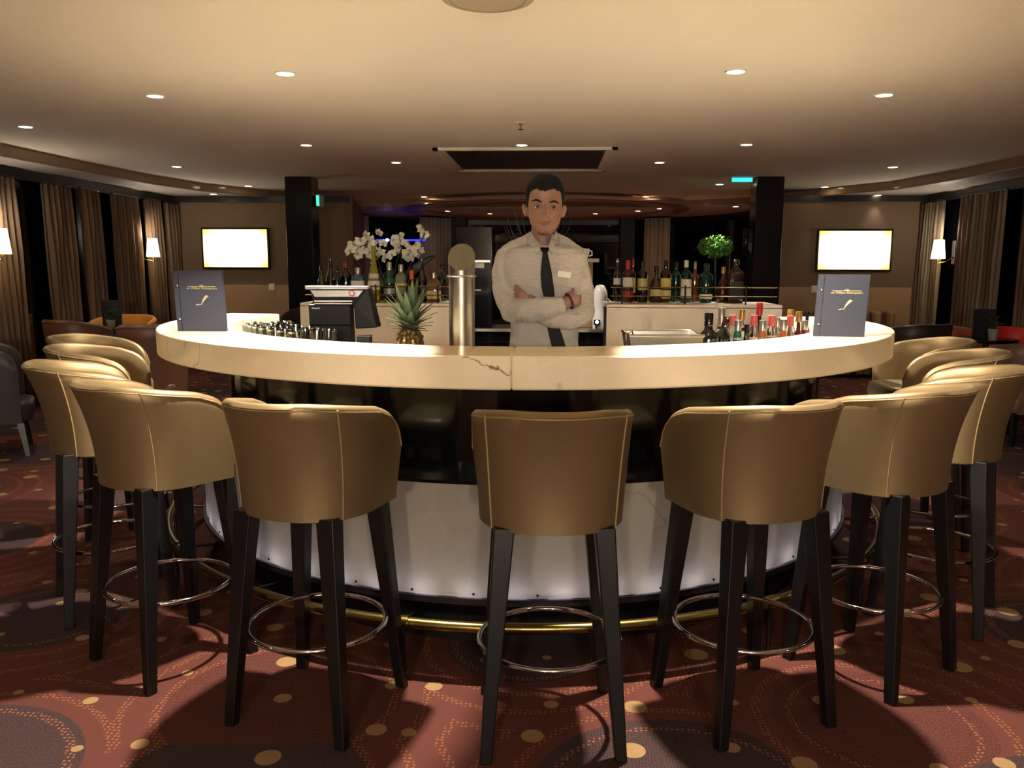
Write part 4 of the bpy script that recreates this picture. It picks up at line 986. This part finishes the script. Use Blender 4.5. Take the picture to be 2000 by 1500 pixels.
# ------------------------------------------------------------------ the bartender
PD = 3.75
PO = at_d(1063, 600, PD)
def PL(px, py, off=0.0):
    q = at_d(px, py, PD+off)-Vector((PO.x, PO.y, 0)); return Vector((q.dot(RGT), q.dot(FWD), q.z))
SK = PD/F
def ZP(py): return PL(1063, py).z
def ring(c, hx, yf, yb, z, n=28, e=.9):
    r = []
    for i in range(n):
        a = 2*PI*i/n; x = math.copysign(abs(math.cos(a))**e, math.cos(a))*hx; s_ = math.sin(a)
        yc, hy = (yf+yb)/2, (yb-yf)/2
        r.append(Vector((c+x, yc+math.copysign(abs(s_)**e, s_)*hy, z)))
    return r
def smooth_remesh(o, vox, it=4, fac=.5):
    m = o.modifiers.new('remesh', 'REMESH'); m.mode = 'VOXEL'; m.voxel_size = vox; m.use_smooth_shade = True
    s_ = o.modifiers.new('smooth', 'SMOOTH'); s_.iterations = it; s_.factor = fac
def person():
    g = G('skin'); v = g.obj(); nz = g.noise(v, 40, 3); g.P(Base_Color=g.mix(nz, (.23, .118, .078), (.28, .152, .102)), Roughness=.5, Subsurface_Weight=.08, Subsurface_Radius=(.02, .008, .004)); SKIN = g.m
    # ---- head surface with brow, eye hollows, nose, lips and chin
    lev = [(459, 6, -.060, -.030), (457, 12, -.080, -.012), (452, 18.5, -.090, .01), (445, 24, -.094, .035), (436, 28, -.095, .058), (424, 31, -.094, .072), (412, 33, -.092, .082), (402, 34, -.091, .088), (392, 34.5, -.093, .092), (382, 34.5, -.094, .094), (372, 33.5, -.091, .092), (362, 29, -.080, .084), (355, 23, -.062, .070), (350, 15.5, -.040, .050), (347.5, 7, -.016, .026)]
    def hp(u, f):      # u angle around, f level position
        i = min(int(f), len(lev)-2); k = f-i; a, b = lev[i], lev[i+1]
        py, hw, yf, yb = [a[j]+(b[j]-a[j])*k for j in range(4)]
        cx = (1062.5-1063)*SK; z = ZP(py); yc, hy = (yf+yb)/2+.0, (yb-yf)/2
        x = cx+math.copysign(abs(math.cos(u))**.88, math.cos(u))*hw*SK; y = yc+math.copysign(abs(math.sin(u))**.88, math.sin(u))*hy
        if math.sin(u) < 0:
            def G_(px, qy, sx, sz, A):
                nonlocal y; y += A*math.exp(-((x-(px-1063)*SK)/(sx*SK))**2-((z-ZP(qy))/(sz*SK))**2)
            for ex, ey in ((1049, 404), (1081, 405.5)): G_(ex, ey, 8, 5.5, .011)
            for ex, ey in ((1046, 394), (1083, 396)): G_(ex, ey, 13, 3.5, -.004)
            G_(1065, 400, 4, 9, -.006); G_(1065.5, 412, 4.2, 9, -.014); G_(1066, 422, 6, 5, -.017); G_(1060, 424, 4, 3, -.007); G_(1072, 424, 4, 3, -.007)
            G_(1065, 431, 5, 2.5, .003); G_(1064, 435, 11, 2, -.005); G_(1064, 440, 10, 2.5, -.005); G_(1064, 437.3, 12, 1.2, .004); G_(1063, 446, 10, 3, .003); G_(1062, 452, 10, 5, -.006)
            for ex in (1041, 1089): G_(ex, 418, 7, 7, -.003)
        return Vector((x, y, z))
    NU, NF = 96, 90
    hd = [[hp(2*PI*i/NU, (len(lev)-1)*j/NF) for i in range(NU)] for j in range(NF+1)]
    body = MB(); body.loft(hd)
    for px, s_ in ((1025.5, -1), (1100.5, 1)):      # ears
        py = 411 if s_ < 0 else 413
        c = PL(px, py, .005); body.ell(c, .011, .017, .030, 14, 10, Matrix.Rotation(s_*.25, 3, 'Y') @ Matrix.Rotation(s_*.5, 3, 'Z'))
    body.tube([PL(1060, 440, .015), PL(1059, 470, .02), PL(1060, 500, .025)], [.050, .051, .062], 24)
    # torso core, arms, legs (inside the clothes)
    tors = [(490, 50, -.06, .075), (520, 66, -.085, .085), (570, 62, -.09, .085), (620, 56, -.08, .08), (672, 54, -.08, .08), (720, 58, -.085, .085)]
    body.loft([ring(0, hw*SK, a, b, ZP(py)) for py, hw, a, b in tors])
    ra = [(986, 500, .01), (981, 530, .01), (984, 572, -.02), (1000, 606, -.09), (1032, 606, -.185), (1066, 601, -.215), (1098, 594, -.205), (1112, 588, -.195)]
    la = [(1126, 497, .01), (1132, 530, .01), (1138, 572, -.015), (1138, 612, -.07), (1112, 622, -.135), (1080, 622, -.155), (1050, 612, -.150), (1036, 598, -.145)]
    body.tube([PL(*p) for p in ra], [.036, .038, .036, .034, .034, .030, .024, .026], 14)
    body.tube([PL(*p) for p in la], [.036, .038, .036, .034, .034, .030, .026, .026], 14)
    for sx in (-1, 1):
        body.tube([Vector((sx*.075, .0, ZP(718))), Vector((sx*.085, -.01, .5)), Vector((sx*.09, .01, .08))], [.075, .055, .042], 14)
        body.ell((sx*.095, -.06, .045), .042, .12, .04)
    # his right hand (image right): back of the hand beside the left upper arm, thumb up along the sleeve
    body.ell(PL(1116, 586, -.195), .034, .024, .028, 14, 9, Matrix.Rotation(R(-25), 3, 'Y'))
    for k in range(4):
        a = PL(1119-k*.6, 580+k*4.6, -.165); b = PL(1129, 580+k*4.4, -.12); c = PL(1133, 579+k*4.2, -.085)
        body.tube([a, b, c], [.0105, .0098, .008], 10)
    body.tube([PL(1112, 581, -.18), PL(1117, 572, -.17), PL(1119.5, 564, -.15)], [.012, .0105, .008], 10)
    # his left hand: fingers lying on the right upper arm above the forearm
    body.ell(PL(1034, 590, -.155), .034, .018, .034)
    for k, (x0, y0, x1, y1) in enumerate(((1031, 583, 1006, 558), (1029, 587, 1005, 565), (1027, 591, 1006, 573), (1026, 596, 1008, 582))):
        xm, ym = (x0+x1)/2, (y0+y1)/2-1
        body.tube([PL(x0, y0, -.165), PL(xm, ym, -.155), PL(x1, y1, -.12)], [.0105, .0098, .0078], 10)
    P = body.build('person', SKIN, None, smooth=60, loc=(PO.x, PO.y, 0), rz=YAW)
    tag(P, 'bartender in white shirt and black tie standing with crossed arms behind the bar', 'person'); smooth_remesh(P, .0036, 2, .4)
    # ---- shirt
    g = G('white_shirt'); v = g.obj(); wv = g.noise(v, 9, 4); g.P(Base_Color=g.mix(wv, (.40, .37, .315), (.46, .425, .37)), Roughness=.8)
    fold = g.math('ADD', g.math('MULTIPLY', g.noise(g.n('ShaderNodeMapping', {0: v, 3: (14, 14, 30)}), 1, 3), 1), g.math('MULTIPLY', g.noise(v, 7, 2), .8)); g.bump(fold, .55, .03); SH = g.m
    sh = MB()
    tor = [(480, 50, -.070, .095), (487, 72, -.095, .104), (500, 82, -.108, .11), (525, 80, -.118, .112), (560, 75, -.12, .11), (600, 70, -.115, .108), (640, 66, -.108, .104), (672, 66.5, -.108, .104), (700, 69, -.11, .106), (725, 70, -.11, .106)]
    sh.loft([ring(0, hw*SK, a, b, ZP(py), 40, .86) for py, hw, a, b in tor])
    sh.tube([PL(*p) for p in [(1006, 503, .01)]+ra[:-1]], [.036, .046, .048, .050, .058, .054, .048, .033], 20)
    sh.tube([PL(*p) for p in [(1108, 500, .01)]+la[:-1]], [.036, .046, .048, .050, .056, .052, .046, .036], 20)
    for xa, xb in ((1036, 988), (1086, 1122)): sh.tube([PL(1061, 462, .06), PL(xa, 468, .045), PL((xa+xb)/2, 480, .03), PL(xb, 496, .015)], [.03, .032, .036, .040], 16)
    S = sh.build('shirt', SH, P, smooth=60); smooth_remesh(S, .008, 3, .5)
    tx = bpy.data.textures.new('folds', 'CLOUDS'); tx.noise_scale = .07; tx.noise_depth = 2
    dm = S.modifiers.new('folds', 'DISPLACE'); dm.texture = tx; dm.strength = .014; dm.mid_level = .5; dm.texture_coords = 'LOCAL'
    cf = MB()
    c0, c1 = PL(1086, 597.5, -.208), PL(1100, 593.5, -.204)
    cf.tube([c0, c1], [.0375, .0365], 24); cf.build('cuff', SH, S, smooth=50)
    # collar: stand plus two wings
    cb = MB(); rows = []
    for i in range(41):
        a = PI*1.5+R(-178+356*i/40); fr = max(0, -math.sin(a))**1.6
        zt = ZP(451+33*fr); rows.append([Vector((r_*math.cos(a)-.005, .016+r_*1.08*math.sin(a), zt+dz)) for r_, dz in ((.053, 0), (.056, .001), (.066, -.02), (.072, -.034), (.068, -.034), (.053, -.02))])
    cb.loft(rows); cb.build('collar', SH, S, smooth=60)
    for pts in (((1034, 452, .0), (1056, 479, -.062), (1061, 482, -.085), (1048, 497, -.112), (1031, 474, -.055)), ((1080, 455, .0), (1072, 479, -.062), (1067, 482, -.085), (1078, 497, -.112), (1084.5, 476, -.055))):
        w_ = MB(); w_.add([PL(*p) for p in pts], [(0, 1, 4), (1, 2, 3), (1, 3, 4)]); wo = w_.build('collar_wing', SH, S); sd = wo.modifiers.new('cloth', 'SOLIDIFY'); sd.thickness = .005; sd.offset = 0
    # placket strip below the arms
    pk = MB(); pk.loft([[PL(x-2.5, y, -.1135), PL(x+2.5, y, -.1135), PL(x+2.5, y, -.108), PL(x-2.5, y, -.108)] for x, y in ((1066, 636), (1069, 655), (1073, 680))]); pk.build('placket', SH, S)
    # ---- tie
    TIE = M('black_tie', (8, 8, 10), .6, spec=.2, bump=.2, scale=60); ti = MB()
    def seg(pts, y):
        ti.loft([[PL(x-hw, py, yy), PL(x, py, yy-.004), PL(x+hw, py, yy), PL(x, py, yy+.006)] for (x, py, hw, yy) in pts])
    seg([(1063.5, 483, 8.5, -.098), (1064, 488, 8, -.112), (1064.5, 494, 4.8, -.118)], 0)
    seg([(1064.5, 493, 4.6, -.118), (1065.5, 510, 7.5, -.127), (1067, 535, 11, -.130), (1069.5, 560, 12, -.130), (1073.5, 585, 10.5, -.128), (1075, 605, 10.5, -.124)], 0)
    seg([(1078, 620, 11, -.120), (1081, 640, 12, -.1195), (1086.5, 660, 13, -.1195), (1090, 672, 13.5, -.1195), (1093, 690, 13, -.1195), (1094, 702, 1, -.1195)], 0)
    ti.build('tie', TIE, P, smooth=40)
    # ---- badge and bracelet
    bc = PL(1102, 536, -.140); bd = MB().box(bc, (26*SK, .004, 11.5*SK), M=Matrix.Rotation(R(8), 3, 'Y') @ Matrix.Rotation(R(12), 3, 'Z')).build('name_badge', MAT['white'], P, bevel=.0015)
    a_, b_ = PL(1098, 594, -.205), PL(1112, 588, -.195); ax = (b_-a_).normalized(); u = ax.cross(Vector((0, 0, 1))).normalized(); w_ = ax.cross(u); cc = PL(1112, 588, -.193)
    be = MB()
    for i in range(22):
        an = 2*PI*i/22; be.ell(cc+u*(.031*math.cos(an))+w_*(.0325*math.sin(an)), .0052, .0052, .0052, 8, 6)
    be.build('bracelet', M('bracelet_beads', (70, 26, 20), .35), P, smooth=60)
    # ---- face details
    EW = M('eye_white', (176, 164, 150), .3); EI = M('iris_dark', (34, 22, 16), .15)
    for ex, ey in ((1049, 404), (1081, 405.5)):
        yy = min(hp(a, f).y for a in (1.5*PI,) for f in (7.0,))
        c = PL(ex, ey, -.0715); e_ = MB().ell(c, .0132, .0118, .0072, 16, 10).build('eye', EW, P, smooth=60)
        MB().ell(c+Vector((.001, -.0085, .0006)), .0062, .0044, .0062, 12, 8).build('iris', EI, e_, smooth=60)
        MB().tube([c+Vector((-.0135, -.004, -.001)), c+Vector((-.006, -.0105, .0062)), c+Vector((.005, -.0105, .0062)), c+Vector((.0135, -.004, -.001))], [.0012, .0026, .0026, .0012], 6).build('eyelid', M('eyelid', (92, 58, 44), .5), e_, smooth=60)
    HR = M('black_hair', (9, 8, 8), .75, var=.4, scale=90, bump=.5, spec=.2)
    for pts in (((1039.5, 393, -.079), (1046, 390.3, -.0915), (1052, 391.5, -.095), (1057.5, 395, -.0955)), ((1073, 396, -.0965), (1080, 393.5, -.0955), (1086, 394, -.0905), (1091, 397.5, -.078))):
        MB().tube([PL(*p) for p in pts], [.0028, .0050, .0052, .0028], 8, flat=.8).build('eyebrow', HR, P, smooth=60)
    lp = MB(); LM = M('lips', (140, 78, 66), .45)
    lp.tube([PL(1053, 436.6, -.088), PL(1059, 435.3, -.0985), PL(1064.5, 436, -.1005), PL(1070, 435.5, -.0985), PL(1076, 437, -.088)], [.001, .0032, .0034, .0032, .001], 8)
    lp.tube([PL(1054, 438.2, -.088), PL(1064, 440.2, -.0985), PL(1075, 438.4, -.088)], [.001, .004, .001], 8); lp.build('lips', LM, P, smooth=60)
    # ---- hair: cap following the skull, hairline at the forehead, down to the ears and nape
    rows = []; NH = 60; ha = MB(); grid = {}
    def limit(a):
        fr = -math.sin(a)       # 1 = straight to the front
        if fr > .62: return ZP(373.5+2.2*math.sin(a*7+.6)+0.5*math.sin(a*19))
        if fr > .30: return ZP(375.5+30*((.62-fr)/.32)**1.3)
        if fr > -.25: return ZP(405.5)
        return ZP(448)
    def hh(u, f):
        p = hp(u, f); top = max(0, (f-9)/5); k = min(1, max(.05, (p.z-limit(u)+.004)/.026))
        d = Vector((p.x, p.y, 0)); d /= d.length or 1
        th = (.005+.008*top + .0012*math.sin(u*31+f*5))*k
        return p+d*th+Vector((0, 0, (.003+.011*top)*k))
    for j in range(NH+1):
        for i in range(NU): grid[j, i] = hh(2*PI*i/NU, 2+(len(lev)-3)*j/NH)
    ha.v = [tuple(grid[j, i]) for j in range(NH+1) for i in range(NU)]
    for j in range(NH):
        for i in range(NU):
            if (grid[j, i].z+grid[j+1, i].z)/2 > limit(2*PI*(i+.5)/NU)-.002: ha.f.append((j*NU+i, j*NU+(i+1) % NU, (j+1)*NU+(i+1) % NU, (j+1)*NU+i))
    ha.f.append(tuple(NH*NU+i for i in range(NU)))
    ho = ha.build('hair', HR, P, smooth=80); sd = ho.modifiers.new('thick', 'SOLIDIFY'); sd.thickness = .012; sd.offset = -1
    # ---- trousers and shoes
    tr = MB(); TR = M('black_trousers', (20, 20, 22), .8)
    tr.loft([ring(0, hw*SK, a, b, ZP(py), 28) for py, hw, a, b in ((712, 71, -.113, .109), (745, 72, -.115, .112), (785, 74, -.115, .115))])
    for sx in (-1, 1): tr.tube([Vector((sx*.078, 0, ZP(770))), Vector((sx*.086, -.005, .52)), Vector((sx*.092, .01, .06))], [.092, .072, .06], 18)
    to = tr.build('trousers', TR, P, smooth=60); smooth_remesh(to, .012, 3)
    for sx in (-1, 1): MB().ell((sx*.095, -.065, .045), .048, .135, .045).build('shoe', MAT['black'], P, smooth=60)
person()

# ------------------------------------------------------------------ blue light near the far windows
p = at_d(783, 469, 16.2)
t = thing('blue_light_strip', 'thin blue glowing light bar by the far window behind the orchid', 'light', (p.x, p.y, p.z), YAW)
MB().box((0, 0, 0), (.95, .03, .035)).build('bar', EM('blue_glow', (40, 44, 230), 1.2), t, bevel=.004)
MB().box((0, .03, -p.z/2), (.05, .03, p.z)).build('stand', MAT['blackm'], t)
MB().ell((-.26, -.02, .0), .035, .02, .03).build('bright_spot', EM('blue_spot', (150, 170, 255), 6), t, smooth=60)
